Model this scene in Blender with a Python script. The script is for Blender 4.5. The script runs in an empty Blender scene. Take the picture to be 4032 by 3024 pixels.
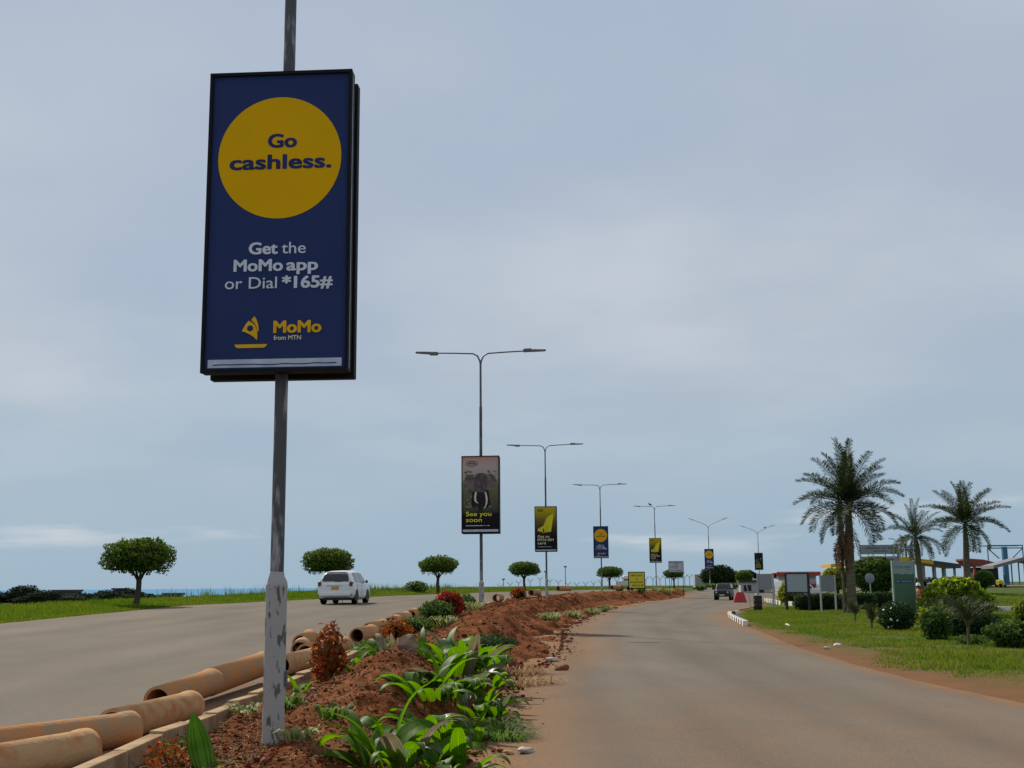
import bpy, bmesh, math, random
import numpy as np
from mathutils import Vector, Matrix
rad = math.radians
random.seed(7); RNG = np.random.default_rng(11)
SC = bpy.context.scene; COL = SC.collection

# ------------------------------------------------------------------ camera, sky, sun, exposure
cam = bpy.data.cameras.new('camera'); camo = bpy.data.objects.new('camera', cam); COL.objects.link(camo)
cam.sensor_width = 36.0; cam.lens = 1200 / 1024 * 36; cam.clip_start = .1; cam.clip_end = 60000
PITCH = math.atan(201.5 / 1200); ROLL = .008
_f = Vector((0, math.cos(PITCH), math.sin(PITCH))); _u = Vector((0, -math.sin(PITCH), math.cos(PITCH))); _r = Vector((1, 0, 0))
_rr = _r * math.cos(ROLL) - _u * math.sin(ROLL); _uu = _r * math.sin(ROLL) + _u * math.cos(ROLL)
camo.matrix_world = Matrix(((_rr.x, _uu.x, -_f.x, 0), (_rr.y, _uu.y, -_f.y, 0), (_rr.z, _uu.z, -_f.z, 1.75), (0, 0, 0, 1)))
SC.camera = camo
SUN_AZ, SUN_EL = rad(-31), rad(38)          # azimuth from +Y, negative = to the left
sun = bpy.data.lights.new('sun', 'SUN'); sun.energy = 5.0; sun.angle = rad(.6); sun.color = (1, .90, .75)
suno = bpy.data.objects.new('sun', sun); COL.objects.link(suno)
_sd = Vector((math.sin(SUN_AZ) * math.cos(SUN_EL), math.cos(SUN_AZ) * math.cos(SUN_EL), math.sin(SUN_EL)))
suno.rotation_euler = _sd.to_track_quat('Z', 'Y').to_euler(); suno.location = (0, 0, 60)
W = bpy.data.worlds.new('World'); SC.world = W; W.use_nodes = True
wn, wl = W.node_tree.nodes, W.node_tree.links; wn.clear()
def wnode(t, **k):
    n = wn.new(t)
    for a, b in k.items(): setattr(n, a, b)
    return n
out = wnode('ShaderNodeOutputWorld'); bg = wnode('ShaderNodeBackground'); wl.new(bg.outputs[0], out.inputs[0])
sky = wnode('ShaderNodeTexSky', sky_type='NISHITA', sun_disc=False, sun_elevation=SUN_EL, sun_rotation=SUN_AZ, air_density=1.0, dust_density=1.2, ozone_density=1.5)
tc = wnode('ShaderNodeTexCoord'); sep = wnode('ShaderNodeSeparateXYZ'); wl.new(tc.outputs['Generated'], sep.inputs[0])
def wmath(op, a, b=None, c=None):
    n = wnode('ShaderNodeMath', operation=op)
    for i, v in enumerate((a, b, c)):
        if v is None: continue
        if isinstance(v, (int, float)): n.inputs[i].default_value = v
        else: wl.new(v, n.inputs[i])
    return n.outputs[0]
def wmix(f, a, b):
    n = wnode('ShaderNodeMix', data_type='RGBA')
    for i, v in ((0, f), (6, a), (7, b)):
        if isinstance(v, (int, float)): n.inputs[i].default_value = v
        elif isinstance(v, tuple): n.inputs[i].default_value = (*v, 1)
        else: wl.new(v, n.inputs[i])
    return n.outputs[2]
def wramp(v, a, b):
    n = wnode('ShaderNodeMapRange', interpolation_type='SMOOTHSTEP'); wl.new(v, n.inputs[0])
    n.inputs[1].default_value = a; n.inputs[2].default_value = b
    return n.outputs[0]
zz = wmath('ADD', wmath('MAXIMUM', sep.outputs[2], 0), .22)      # flat cloud layer overhead, foreshortened towards the horizon
cx = wmath('DIVIDE', sep.outputs[0], zz); cy = wmath('DIVIDE', sep.outputs[1], zz)
cmb = wnode('ShaderNodeCombineXYZ'); wl.new(cx, cmb.inputs[0]); wl.new(cy, cmb.inputs[1])
def wnoise(scale, loc, detail=4, rough=.5, stretch=(1, 1, 1)):
    m = wnode('ShaderNodeMapping'); m.inputs[1].default_value = loc; m.inputs[3].default_value = stretch
    wl.new(cmb.outputs[0], m.inputs[0])
    n = wnode('ShaderNodeTexNoise'); wl.new(m.outputs[0], n.inputs[0])
    n.inputs['Scale'].default_value = scale; n.inputs['Detail'].default_value = detail; n.inputs['Roughness'].default_value = rough
    return n.outputs[0]
n1 = wnoise(.85, (5.8825, -8.7623, .1954), 5, .5, (1, .7, 1)); n2 = wnoise(1.7, (-4.0718, 7.8346, 0), 5, .5, (.9, 1.2, 1))
elev = wramp(sep.outputs[2], 0.0, .30)
clear = wmix(elev, (3.3, 4.6, 5.75), (3.9, 4.75, 5.95))          # blue seen through the thin overcast
veil = wmix(wramp(n2, .22, .78), (4.75, 5.18, 5.8), (5.95, 6.4, 6.85))
cov = wmath('MULTIPLY', wmath('ADD', wmath('MULTIPLY', wramp(n1, .3, .68), .8), wmath('MULTIPLY', wramp(n2, .35, .7), .2)), wramp(sep.outputs[2], .0, .22))
base = wmix(wmath('MULTIPLY', cov, .95), clear, veil)
base = wmix(.03, base, sky.outputs[0])
# low bank of small white clouds above the horizon
el2 = wmath('MULTIPLY', sep.outputs[2], 9.0)
cmb2 = wnode('ShaderNodeCombineXYZ'); wl.new(sep.outputs[0], cmb2.inputs[0]); wl.new(sep.outputs[1], cmb2.inputs[1]); wl.new(el2, cmb2.inputs[2])
nb = wnode('ShaderNodeTexNoise'); nb.inputs['Scale'].default_value = 3.4; nb.inputs['Detail'].default_value = 6
mp = wnode('ShaderNodeMapping'); mp.inputs[1].default_value = (7.647, .0151, 5.967); wl.new(cmb2.outputs[0], mp.inputs[0]); wl.new(mp.outputs[0], nb.inputs[0])
band = wmath('MULTIPLY', wramp(sep.outputs[2], .015, .04), wramp(sep.outputs[2], .085, .05))
base = wmix(wmath('MULTIPLY', wmath('MULTIPLY', wramp(nb.outputs[0], .55, .68), band), .7), base, (6.6, 6.9, 7.2))
wl.new(base, bg.inputs[0]); bg.inputs[1].default_value = .1
SC.view_settings.view_transform = 'Standard'; SC.view_settings.look = 'None'; SC.view_settings.exposure = 0.0; SC.view_settings.gamma = 1
SC.render.engine = 'CYCLES'; SC.cycles.use_denoising = True; SC.cycles.max_bounces = 6; SC.cycles.transparent_max_bounces = 8
SC.cycles.sample_clamp_indirect = 6

# ------------------------------------------------------------------ helpers
def S(t): t = np.clip(t, 0, 1); return t * t * (3 - 2 * t)
def _h(ix, iy, s): 
    n = (ix * 374761393 + iy * 668265263 + s * 1442695041) & 0x7fffffff
    n = ((n ^ (n >> 13)) * 1274126177) & 0x7fffffff
    return ((n ^ (n >> 16)) & 0xffff) / 65535.0
def vnoise(x, y, s=0):
    x = np.asarray(x, float); y = np.asarray(y, float)
    ix, iy = np.floor(x).astype(np.int64), np.floor(y).astype(np.int64); fx, fy = S(x - ix), S(y - iy)
    return (_h(ix, iy, s) * (1 - fx) + _h(ix + 1, iy, s) * fx) * (1 - fy) + (_h(ix, iy + 1, s) * (1 - fx) + _h(ix + 1, iy + 1, s) * fx) * fy
def fbm(x, y, oct=4, s=0):
    r = 0; a = .5
    for k in range(oct): r = r + a * (vnoise(x * 2 ** k, y * 2 ** k, s + k * 17) - .5); a *= .55
    return r
def np_mesh(name, V, F, smooth=False):
    V = np.asarray(V, np.float32); F = np.asarray(F, np.int32); k = F.shape[1]
    me = bpy.data.meshes.new(name); me.vertices.add(len(V)); me.vertices.foreach_set('co', V.ravel())
    me.loops.add(F.size); me.loops.foreach_set('vertex_index', F.ravel())
    me.polygons.add(len(F)); me.polygons.foreach_set('loop_start', np.arange(0, F.size, k, dtype=np.int32))
    me.polygons.foreach_set('loop_total', np.full(len(F), k, np.int32))
    if smooth: me.polygons.foreach_set('use_smooth', np.ones(len(F), bool))
    me.update(calc_edges=True); return me
def put(name, me, mat=None, parent=None, loc=(0, 0, 0), rot=(0, 0, 0), scale=(1, 1, 1)):
    o = bpy.data.objects.new(name, me); COL.objects.link(o)
    if mat is not None and me is not None and not me.materials: me.materials.append(mat)
    o.parent = parent; o.location = loc; o.rotation_euler = rot; o.scale = scale
    return o
def tag(o, label=None, cat=None, group=None, kind=None):
    if label: o['label'] = label
    if cat: o['category'] = cat
    if group: o['group'] = group
    if kind: o['kind'] = kind
    return o
def thing(name, label, cat, loc=(0, 0, 0), rz=0, group=None, scale=1):
    o = bpy.data.objects.new(name, None); COL.objects.link(o); o.location = loc; o.rotation_euler = (0, 0, rz); o.scale = (scale,) * 3
    o.empty_display_size = .2
    return tag(o, label, cat, group)
def copy_tree(o, parent=None):
    c = o.copy(); COL.objects.link(c); c.parent = parent
    for ch in list(o.children): copy_tree(ch, c)
    return c
class MB:
    def __init__(s): s.v = []; s.f = []; s.sm = []
    def add(s, v, f, sm=False):
        n = len(s.v); s.v += [tuple(p) for p in v]; s.f += [tuple(i + n for i in q) for q in f]; s.sm += [sm] * len(f); return s
    def box(s, x0, x1, y0, y1, z0, z1, M=None):
        v = [(x, y, z) for z in (z0, z1) for y in (y0, y1) for x in (x0, x1)]
        if M is not None: v = [M @ Vector(p) for p in v]
        return s.add(v, [(0, 2, 3, 1), (4, 5, 7, 6), (0, 1, 5, 4), (2, 6, 7, 3), (0, 4, 6, 2), (1, 3, 7, 5)])
    def tube(s, path, r, n=8, cap=True, sm=True):
        path = [Vector(p) for p in path]; r = r if isinstance(r, (list, tuple)) else [r] * len(path)
        v = []; f = []; up = None
        for i, p in enumerate(path):
            t = (path[min(i + 1, len(path) - 1)] - path[max(i - 1, 0)]).normalized()
            if up is None: up = t.orthogonal().normalized()
            else: up = (up - t * up.dot(t)).normalized()
            b = t.cross(up)
            v += [p + (up * math.cos(2 * math.pi * k / n) + b * math.sin(2 * math.pi * k / n)) * r[i] for k in range(n)]
        for i in range(len(path) - 1):
            for k in range(n): f.append((i * n + k, i * n + (k + 1) % n, (i + 1) * n + (k + 1) % n, (i + 1) * n + k))
        s.add(v, f, sm)
        if cap:
            s.add(v[:n], [tuple(range(n))[::-1]]); s.add(v[-n:], [tuple(range(n))])
        return s
    def lathe(s, prof, n=16, c=(0, 0, 0), sm=True):     # prof: (r,z)
        v = [(c[0] + r * math.cos(2 * math.pi * k / n), c[1] + r * math.sin(2 * math.pi * k / n), c[2] + z) for r, z in prof for k in range(n)]
        f = [(i * n + k, i * n + (k + 1) % n, (i + 1) * n + (k + 1) % n, (i + 1) * n + k) for i in range(len(prof) - 1) for k in range(n)]
        return s.add(v, f, sm)
    def prism(s, poly, y0, y1):       # polygon in XZ, extruded along Y
        n = len(poly); v = [(x, y0, z) for x, z in poly] + [(x, y1, z) for x, z in poly]
        f = [tuple(range(n)), tuple(range(2 * n - 1, n - 1, -1))] + [(i, i + n, (i + 1) % n + n, (i + 1) % n) for i in range(n)]
        return s.add(v, f)
    def mesh(s, name='m', fix=True):
        me = bpy.data.meshes.new(name); me.from_pydata(s.v, [], s.f); me.polygons.foreach_set('use_smooth', s.sm)
        if fix:
            b = bmesh.new(); b.from_mesh(me); bmesh.ops.recalc_face_normals(b, faces=b.faces); b.to_mesh(me); b.free()
        me.update(); return me
    def put(s, name, mat, parent=None, loc=(0, 0, 0), rot=(0, 0, 0), bevel=0):
        me = s.mesh(name)
        if bevel:
            b = bmesh.new(); b.from_mesh(me); bmesh.ops.remove_doubles(b, verts=b.verts, dist=1e-5)
            bmesh.ops.bevel(b, geom=b.edges, offset=bevel, segments=2, affect='EDGES', profile=.6); b.to_mesh(me); b.free()
        return put(name, me, mat, parent, loc, rot)

MATS = {}
def M(name, col, rough=.7, var=.12, scale=6, col2=None, thr=None, bump=0, bscale=40, metal=0, spec=.4, trans=0, island=0, attr=None, acol=None, detail=5, stretch=(1, 1, 1)):
    if name in MATS: return MATS[name]
    if name.startswith('print_'): spec = .06; rough = .75
    if rough >= .84: spec = min(spec, .03)
    if 'blade' in name or 'weed' in name: spec = .1
    if name.endswith('_leaf') or name.endswith('_leaf_dark') and 'pleated' not in name: spec = .12 if 'pleated' not in name else spec; rough = max(rough, .62) if 'pleated' not in name else rough
    m = bpy.data.materials.new(name); m.use_nodes = True; n, l = m.node_tree.nodes, m.node_tree.links
    p = n['Principled BSDF']; p.inputs['Roughness'].default_value = rough; p.inputs['Metallic'].default_value = metal; p.inputs['Specular IOR Level'].default_value = spec
    t = n.new('ShaderNodeTexCoord'); mp = n.new('ShaderNodeMapping'); mp.inputs[3].default_value = stretch; l.new(t.outputs['Object'], mp.inputs[0])
    nz = n.new('ShaderNodeTexNoise'); nz.inputs['Scale'].default_value = scale; nz.inputs['Detail'].default_value = detail; l.new(mp.outputs[0], nz.inputs[0])
    mr = n.new('ShaderNodeMapRange'); l.new(nz.outputs[0], mr.inputs[0])
    a, b = thr if thr else (.3, .7); mr.inputs[1].default_value = a; mr.inputs[2].default_value = b
    mx = n.new('ShaderNodeMix'); mx.data_type = 'RGBA'; l.new(mr.outputs[0], mx.inputs[0])
    c2 = col2 if col2 else tuple(min(1, c * (1 + var)) for c in col); c1 = col if col2 else tuple(c * (1 - var) for c in col)
    mx.inputs[6].default_value = (*c1, 1); mx.inputs[7].default_value = (*c2, 1); c = mx.outputs[2]
    if island:
        g = n.new('ShaderNodeNewGeometry'); hs = n.new('ShaderNodeHueSaturation'); mv = n.new('ShaderNodeMapRange')
        l.new(g.outputs['Random Per Island'], mv.inputs[0]); mv.inputs[3].default_value = 1 - island; mv.inputs[4].default_value = 1 + island
        l.new(mv.outputs[0], hs.inputs['Value']); mh = n.new('ShaderNodeMapRange'); l.new(g.outputs['Random Per Island'], mh.inputs[0])
        mh.inputs[3].default_value = .5 + island * .05; mh.inputs[4].default_value = .5 - island * .05; l.new(mh.outputs[0], hs.inputs['Hue']); l.new(c, hs.inputs['Color']); c = hs.outputs[0]
    if attr:
        at = n.new('ShaderNodeAttribute'); at.attribute_name = attr; m2 = n.new('ShaderNodeMix'); m2.data_type = 'RGBA'
        n3 = n.new('ShaderNodeTexNoise'); n3.inputs['Scale'].default_value = 1.3; n3.inputs['Detail'].default_value = 6; n3.inputs['Roughness'].default_value = .65; l.new(t.outputs['Object'], n3.inputs[0])
        ad = n.new('ShaderNodeMath'); ad.operation = 'ADD'; l.new(at.outputs['Fac'], ad.inputs[0])
        sb = n.new('ShaderNodeMath'); sb.operation = 'MULTIPLY_ADD'; l.new(n3.outputs[0], sb.inputs[0]); sb.inputs[1].default_value = 1.1; sb.inputs[2].default_value = -.55; l.new(sb.outputs[0], ad.inputs[1])
        ml = n.new('ShaderNodeMath'); ml.operation = 'MULTIPLY'; ml.use_clamp = True; l.new(ad.outputs[0], ml.inputs[0]); l.new(wrap_clip(n, l, at.outputs['Fac']), ml.inputs[1])
        l.new(ml.outputs[0], m2.inputs[0]); l.new(c, m2.inputs[6])
        a2 = n.new('ShaderNodeMix'); a2.data_type = 'RGBA'; l.new(n3.outputs[0], a2.inputs[0]); a2.inputs[6].default_value = (*[q * .8 for q in acol], 1); a2.inputs[7].default_value = (*[q * 1.2 for q in acol], 1)
        l.new(a2.outputs[2], m2.inputs[7]); c = m2.outputs[2]
    l.new(c, p.inputs['Base Color'])
    if bump:
        bn = n.new('ShaderNodeTexNoise'); bn.inputs['Scale'].default_value = bscale; bn.inputs['Detail'].default_value = 5; l.new(mp.outputs[0], bn.inputs[0])
        bp = n.new('ShaderNodeBump'); bp.inputs['Strength'].default_value = bump; bp.inputs['Distance'].default_value = .02; l.new(bn.outputs[0], bp.inputs['Height']); l.new(bp.outputs[0], p.inputs['Normal'])
    if trans:
        tr = n.new('ShaderNodeBsdfTranslucent'); hb = n.new('ShaderNodeHueSaturation'); hb.inputs['Value'].default_value = 1.5; hb.inputs['Hue'].default_value = .485; hb.inputs['Saturation'].default_value = 1.1
        l.new(c, hb.inputs['Color']); l.new(hb.outputs[0], tr.inputs[0]); ms = n.new('ShaderNodeMixShader'); ms.inputs[0].default_value = trans
        l.new(p.outputs[0], ms.inputs[1]); l.new(tr.outputs[0], ms.inputs[2]); l.new(ms.outputs[0], n['Material Output'].inputs[0])
    MATS[name] = m; return m
def wrap_clip(n, l, s):
    k = n.new('ShaderNodeMath'); k.operation = 'MULTIPLY'; k.use_clamp = True; l.new(s, k.inputs[0]); k.inputs[1].default_value = 3.0
    return k.outputs[0]

# ------------------------------------------------------------------ terrain functions
_ly = np.array([-60, -20, 11.5, 47.5, 82, 117, 151, 192, 220, 300, 500]); _lx = np.array([-2.4, -2.4, -2.24, -1.26, 2.23, 8.48, 17.72, 31, 44.5, 88, 210.])
_dy = np.arange(-60, 500.1, .5); _dx = np.interp(_dy, _ly, _lx); _k = np.hanning(41); _k /= _k.sum(); _dx = np.convolve(np.pad(_dx, 20, 'edge'), _k, 'valid')
def Cx(y): return np.interp(y, _dy, _dx)
_ey = [-60, 20, 43, 63, 92, 120, 157, 190, 235, 260, 300, 500, 1200]; _ex = [-19.5, -19, -18, -17.0, -12.5, -6.5, 3, 16, 33, 45, 67, 190, 600]
def Ex(y): return np.interp(y, _ey, _ex)
_wy = [-60, 12, 18, 23, 27, 33, 48, 60, 90, 124, 150, 160, 168]; _wu = [1.5, 1.55, 1.75, 1.8, 2.5, 2.9, 3.1, 3.3, 3.7, 3.9, 3.0, 2.0, .5]
def Wu(y): return np.interp(y, _wy, _wu)
_ry = [-60, 17.6, 21.3, 26, 33.6, 45, 51.5, 66, 82, 94.6, 108, 118, 128, 500]; _rx = [7.5, 7.26, 7.1, 7.24, 7.72, 9.0, 9.53, 11.5, 15.2, 19, 22, 24.3, 27, 230]
def Rx(y): return np.interp(y, _ry, _rx)
def Rise(y): return np.interp(y, [-60, 5, 12, 40, 63, 90, 140, 180, 220, 320], [.10, .12, .18, .50, .82, .9, 1.0, 1.0, .9, .7])
def zg(x, y):
    x = np.asarray(x, float); y = np.asarray(y, float)
    u = x - Cx(y); L = Rise(y); b = 1 - S((u + 1.7) / 3.9)
    right = 1.3 * S((y - 75) / 55) * S((x - (20 + .2 * (y - 75))) / 8)
    right = np.maximum(right, S((y - 140) / 50) * L * .85)
    z = L * b + right * (1 - b)
    v = Ex(y) - x
    z = z + .06 * S(v / 1.0) + np.interp(y, [50, 75, 110], [.02, .10, .29]) * S((v - 1) / 6) - 3.2 * S((v - 4) / 42) * (1 - S((y - 85) / 60)) - 6 * S((v - 12) / 85) - 25 * S((v - 620) / 700)
    z = z - 34 * S((np.hypot(x, y) - 720) / 1100)
    return z
def onroad(x, y):        # metres inside the nearest road edge, negative outside
    c = Cx(y)
    a = np.minimum(x - Ex(y), (c - 1.25) - x); b = np.minimum(x - (c + 1.2), Rx(y) - x)
    return np.maximum(a, b)
def grid(name, X, Y, Z, mat, attrs=None, parent=None, smooth=True):
    ny, nx = X.shape; V = np.stack([X, Y, Z], -1).reshape(-1, 3)
    i = np.arange(ny * nx).reshape(ny, nx); F = np.stack([i[:-1, :-1], i[:-1, 1:], i[1:, 1:], i[1:, :-1]], -1).reshape(-1, 4)
    me = np_mesh(name, V, F, smooth)
    for k, v in (attrs or {}).items():
        a = me.attributes.new(k, 'FLOAT', 'POINT'); a.data.foreach_set('value', np.asarray(v, np.float32).ravel())
    return put(name, me, mat, parent)

m_grassg = M('grass_ground', (.045, .085, .018), .95, scale=1.1, col2=(.085, .105, .03), attr='soil', acol=(.155, .082, .042), bump=.5, bscale=22)
def add_wear(m):
    n, l = m.node_tree.nodes, m.node_tree.links; p = n['Principled BSDF']; src = p.inputs['Base Color'].links[0].from_socket
    tc_ = n.new('ShaderNodeTexCoord'); at = n.new('ShaderNodeAttribute'); at.attribute_name = 'wear'
    nz = n.new('ShaderNodeTexNoise'); nz.inputs['Scale'].default_value = 55; nz.inputs['Detail'].default_value = 3; l.new(tc_.outputs['Object'], nz.inputs[0])
    n2_ = n.new('ShaderNodeTexNoise'); n2_.inputs['Scale'].default_value = .22; n2_.inputs['Detail'].default_value = 7; n2_.inputs['Roughness'].default_value = .7; l.new(tc_.outputs['Object'], n2_.inputs[0])
    a = n.new('ShaderNodeMath'); a.operation = 'MULTIPLY_ADD'; l.new(nz.outputs[0], a.inputs[0]); a.inputs[1].default_value = 1.2; a.inputs[2].default_value = .38
    b = n.new('ShaderNodeMath'); b.operation = 'MULTIPLY'; l.new(at.outputs['Fac'], b.inputs[0]); l.new(n2_.outputs[0], b.inputs[1])
    c = n.new('ShaderNodeMath'); c.operation = 'MULTIPLY_ADD'; l.new(b.outputs[0], c.inputs[0]); c.inputs[1].default_value = -.2; l.new(a.outputs[0], c.inputs[2])
    d = n.new('ShaderNodeMath'); d.operation = 'MULTIPLY_ADD'; l.new(n2_.outputs[0], d.inputs[0]); d.inputs[1].default_value = .35; l.new(c.outputs[0], d.inputs[2])
    h = n.new('ShaderNodeHueSaturation'); l.new(src, h.inputs['Color']); l.new(d.outputs[0], h.inputs['Value']); l.new(h.outputs[0], p.inputs['Base Color']); return m
m_asph = M('asphalt', (.116, .099, .081), .85, scale=.35, col2=(.150, .128, .104), attr='dust', acol=(.185, .104, .056), bump=.3, bscale=120, stretch=(1.6, .35, 1))
add_wear(m_asph)
m_soil = M('soil', (.070, .0195, .006), .95, scale=2.6, col2=(.215, .072, .024), thr=(.25, .75), bump=.9, bscale=30, detail=8)
def add_patch(m, col):
    n, l = m.node_tree.nodes, m.node_tree.links; p = n['Principled BSDF']; src = p.inputs['Base Color'].links[0].from_socket; tc_ = n.new('ShaderNodeTexCoord')
    nz = n.new('ShaderNodeTexNoise'); nz.inputs['Scale'].default_value = .9; nz.inputs['Detail'].default_value = 9; nz.inputs['Roughness'].default_value = .7; l.new(tc_.outputs['Object'], nz.inputs[0])
    mr = n.new('ShaderNodeMapRange'); l.new(nz.outputs[0], mr.inputs[0]); mr.inputs[1].default_value = .52; mr.inputs[2].default_value = .66; mr.inputs[4].default_value = .75
    mx = n.new('ShaderNodeMix'); mx.data_type = 'RGBA'; l.new(mr.outputs[0], mx.inputs[0]); l.new(src, mx.inputs[6]); mx.inputs[7].default_value = (*col, 1); l.new(mx.outputs[2], p.inputs['Base Color'])
add_patch(m_soil, (.25, .115, .050))
m_soil2 = M('soil_clods', (.065, .020, .008), .95, scale=3, col2=(.19, .072, .029), island=.6)
m_conc = M('concrete', (.40, .29, .18), .9, scale=4, col2=(.23, .13, .07), thr=(.45, .8), bump=.4, bscale=30)

# ground sheet
ys = [-40.]
while ys[-1] < 5200: ys.append(ys[-1] + max(.7, .014 * abs(ys[-1]), .00004 * ys[-1] ** 2))
xs = [0.]
while xs[-1] < 3600: xs.append(xs[-1] + max(.7, .03 * xs[-1], .00012 * xs[-1] ** 2))
xs = np.array([-q for q in xs[:0:-1]] + xs); ys = np.array(ys)
X, Y = np.meshgrid(xs, ys); Zg = zg(X, Y) - .14 * S((onroad(X, Y) - .1) / .6)
Zg += np.where(onroad(X, Y) < 0, .10 * fbm(X * .5, Y * .5, 3, 5), 0) * np.clip(60 / (np.abs(Y) + 30), .3, 1)
def soilmask(x, y):
    dr = x - Rx(y); dl = Ex(y) - x
    near = np.clip(1.15 - dr / np.interp(y, [10, 20, 30, 45, 60, 90], [4.6, 3.9, 2.8, 1.6, 1.0, .6]), 0, 1.2) * (dr > -2)
    path = .55 * np.exp(-((y - 32.2 - .05 * (x - 10) - .9 * np.sin(x * .8)) / 1.6) ** 2) * S((dr - 1.2) / 1.0) * (x < 13.8)
    return np.maximum(np.maximum(near, path), np.clip(1.1 - dl / .9, 0, 1) * .9 * (dl > -2)) * (y < 140)
grd = grid('ground', X, Y, Zg, m_grassg, {'soil': soilmask(X, Y)}); tag(grd, kind='structure')

# roads
def dense(y0, y1, a=.5, b=.012):
    r = [y0]
    while r[-1] < y1: r.append(r[-1] + max(a, b * abs(r[-1])))
    return np.array(r)
yy = dense(-40, 330); t = np.linspace(0, 1, 49)[None, :]
def road(name, le, re, dustf, yv=yy):
    Xr = le[:, None] * (1 - t) + re[:, None] * t; Yr = np.repeat(yv[:, None], 49, 1)
    wob = .12 * fbm(Yr * .9, Yr * 0, 3, 3); Xr = Xr + np.where(t > .99, wob, 0) + np.where(t < .01, wob, 0)
    Zr = zg(Xr, Yr) + .035 + .05 * (1 - (2 * t - 1) ** 2)
    return tag(grid(name, Xr, Yr, Zr, m_asph, {'dust': dustf(Xr, Yr), 'wear': sum(np.exp(-((t + .03 * fbm(Yr * .05, Yr * 0, 2, 61) - c_) / .035) ** 2) for c_ in (.30, .44, .62, .76)) + 0 * Xr}), kind='structure')
road('left_road', Ex(yy), Cx(yy) - 1.24, lambda x, y: np.clip(.75 - (Cx(y) - 1.7 - x) / 1.6, 0, 1) * (y < 120) + np.clip(.45 - (x - Ex(y)) / 1.0, 0, 1))
road('right_road', Cx(yy) + .6, Rx(yy), lambda x, y: np.maximum(np.clip(1.05 - (x - Cx(y) - Wu(y) + .35) / np.interp(y, [10, 20, 30, 50, 120], [1.7, 1.9, 2.3, 2.5, 2.4]), 0, 1.1) * (y < 165), np.clip(.75 - (Rx(y) - x) / np.interp(y, [15, 40, 60], [.7, 1.2, 2.2]), 0, 1) * (y < 110)) + .28 * S((27 - y) / 14))
# side road turning off to the right behind the sign boards
sx = np.linspace(21, 130, 60); sc_ = 131 - .22 * (sx - 21); tt = np.linspace(0, 1, 9)[None, :]
Xs = np.repeat(sx[:, None], 9, 1); Ys = sc_[:, None] + (tt - .5) * 9.5
tag(grid('side_road', Xs, Ys, zg(Xs, Ys) + .09, m_asph, {'dust': Xs * 0, 'wear': Xs * 0}), kind='structure')
# lake
m_lake = M('lake_water', (.12, .27, .42), 1.0, scale=.002, var=.08, spec=0)
lv = [(-40000, -3000, -24), (40000, -3000, -24), (40000, 40000, -24), (-40000, 40000, -24)]
lk = MB().add(lv, [(0, 1, 2, 3)]).put('lake', m_lake); tag(lk, kind='structure')

# median earth bed with the dug-up mound
def mound_h(u, y):
    w = Wu(y); u = np.asarray(u, float); fk = 1 + 1.2 * S((y - 18) / 30); ridge = np.exp(-((u - np.interp(y, [12, 25, 32], [.55, .55, .75]) - .5 * fbm(y * .23, y * 0, 2, 2)) / (.62 + .12 * w)) ** 2)
    amp = np.interp(y, [0, 9, 12, 14, 18, 24, 30, 40, 60, 100, 150, 166], [.14, .17, .28, .68, .62, .42, .40, .46, .44, .42, .40, .1])
    amp = amp * (1 + 1.1 * fbm(y * .55, y * 0 + 3, 3, 8))
    h = np.interp(y, [12, 16], [.02, .10]) + amp * ridge
    lo = S((u + 1.30) / .25); hi = S((w + .25 + .9 * fbm(y * 1.1, u * .4, 3, 4) - u) / .75)
    return (h + .16 * fbm(u * 1.4, y * 1.4, 3, 21) + .45 * fbm(u * 1.0, y * .6, 4, 77) * S((y - 20) / 15) + .11 * fk * fbm(u * 5 / fk, y * 5 / fk, 5, 31)) * lo * hi - .05 * (1 - hi) - .10 * (1 - lo)
def zs(x, y): return float(zg(x, y) + mound_h(np.asarray(x - Cx(y)), np.asarray(y, float)))
def zsv(x, y): return zg(x, y) + mound_h(x - Cx(y), y)
def mound_patch(name, y0, y1, dy, nu):
    yv = np.arange(y0, y1 + dy * .5, dy); uu = np.linspace(-1.78, 1, nu)
    U = np.where(uu[None, :] < 0, uu[None, :], uu[None, :] * (Wu(yv)[:, None] + .9)); U = -1.78 + (np.linspace(0, 1, nu)[None, :]) * (Wu(yv)[:, None] + .9 + 1.78)
    Yv = np.repeat(yv[:, None], nu, 1); Xv = Cx(Yv) + U
    return Xv, Yv, zg(Xv, Yv) + mound_h(U, Yv)
bed = bpy.data.objects.new('median_bed', None); COL.objects.link(bed); tag(bed, kind='structure')
for y0, y1, dy, nu in ((5, 14, .035, 130), (14, 24, .05, 110), (24, 48, .08, 90), (48, 90, .12, 80), (90, 168, .3, 50)):
    grid('soil_bed', *mound_patch('soil', y0, y1, dy, nu), m_soil, parent=bed)

# loose clods on the mound and along its foot
def ico_variants(n, sub=1):
    r = []
    for k in range(n):
        b = bmesh.new(); bmesh.ops.create_icosphere(b, subdivisions=sub, radius=1); rr = random.Random(k)
        for v in b.verts: v.co *= rr.uniform(.65, 1.2)
        V = np.array([v.co[:] for v in b.verts]); F = np.array([[v.index for v in f.verts] for f in b.faces]); b.free(); r.append((V, F))
    return r
ICO = ico_variants(6)
def scatter_blobs(pts, size, rng):
    Vs, Fs, n = [], [], 0
    for p, s in zip(pts, size):
        V, F = ICO[rng.integers(6)]; a = rng.uniform(0, 6.28); c, q = math.cos(a), math.sin(a)
        V = V * np.array([s * rng.uniform(.7, 1.4), s, s * rng.uniform(.5, .9)]); V = np.stack([V[:, 0] * c - V[:, 1] * q, V[:, 0] * q + V[:, 1] * c, V[:, 2]], 1) + p
        Vs.append(V); Fs.append(F + n); n += len(V)
    return np.concatenate(Vs), np.concatenate(Fs)
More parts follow.
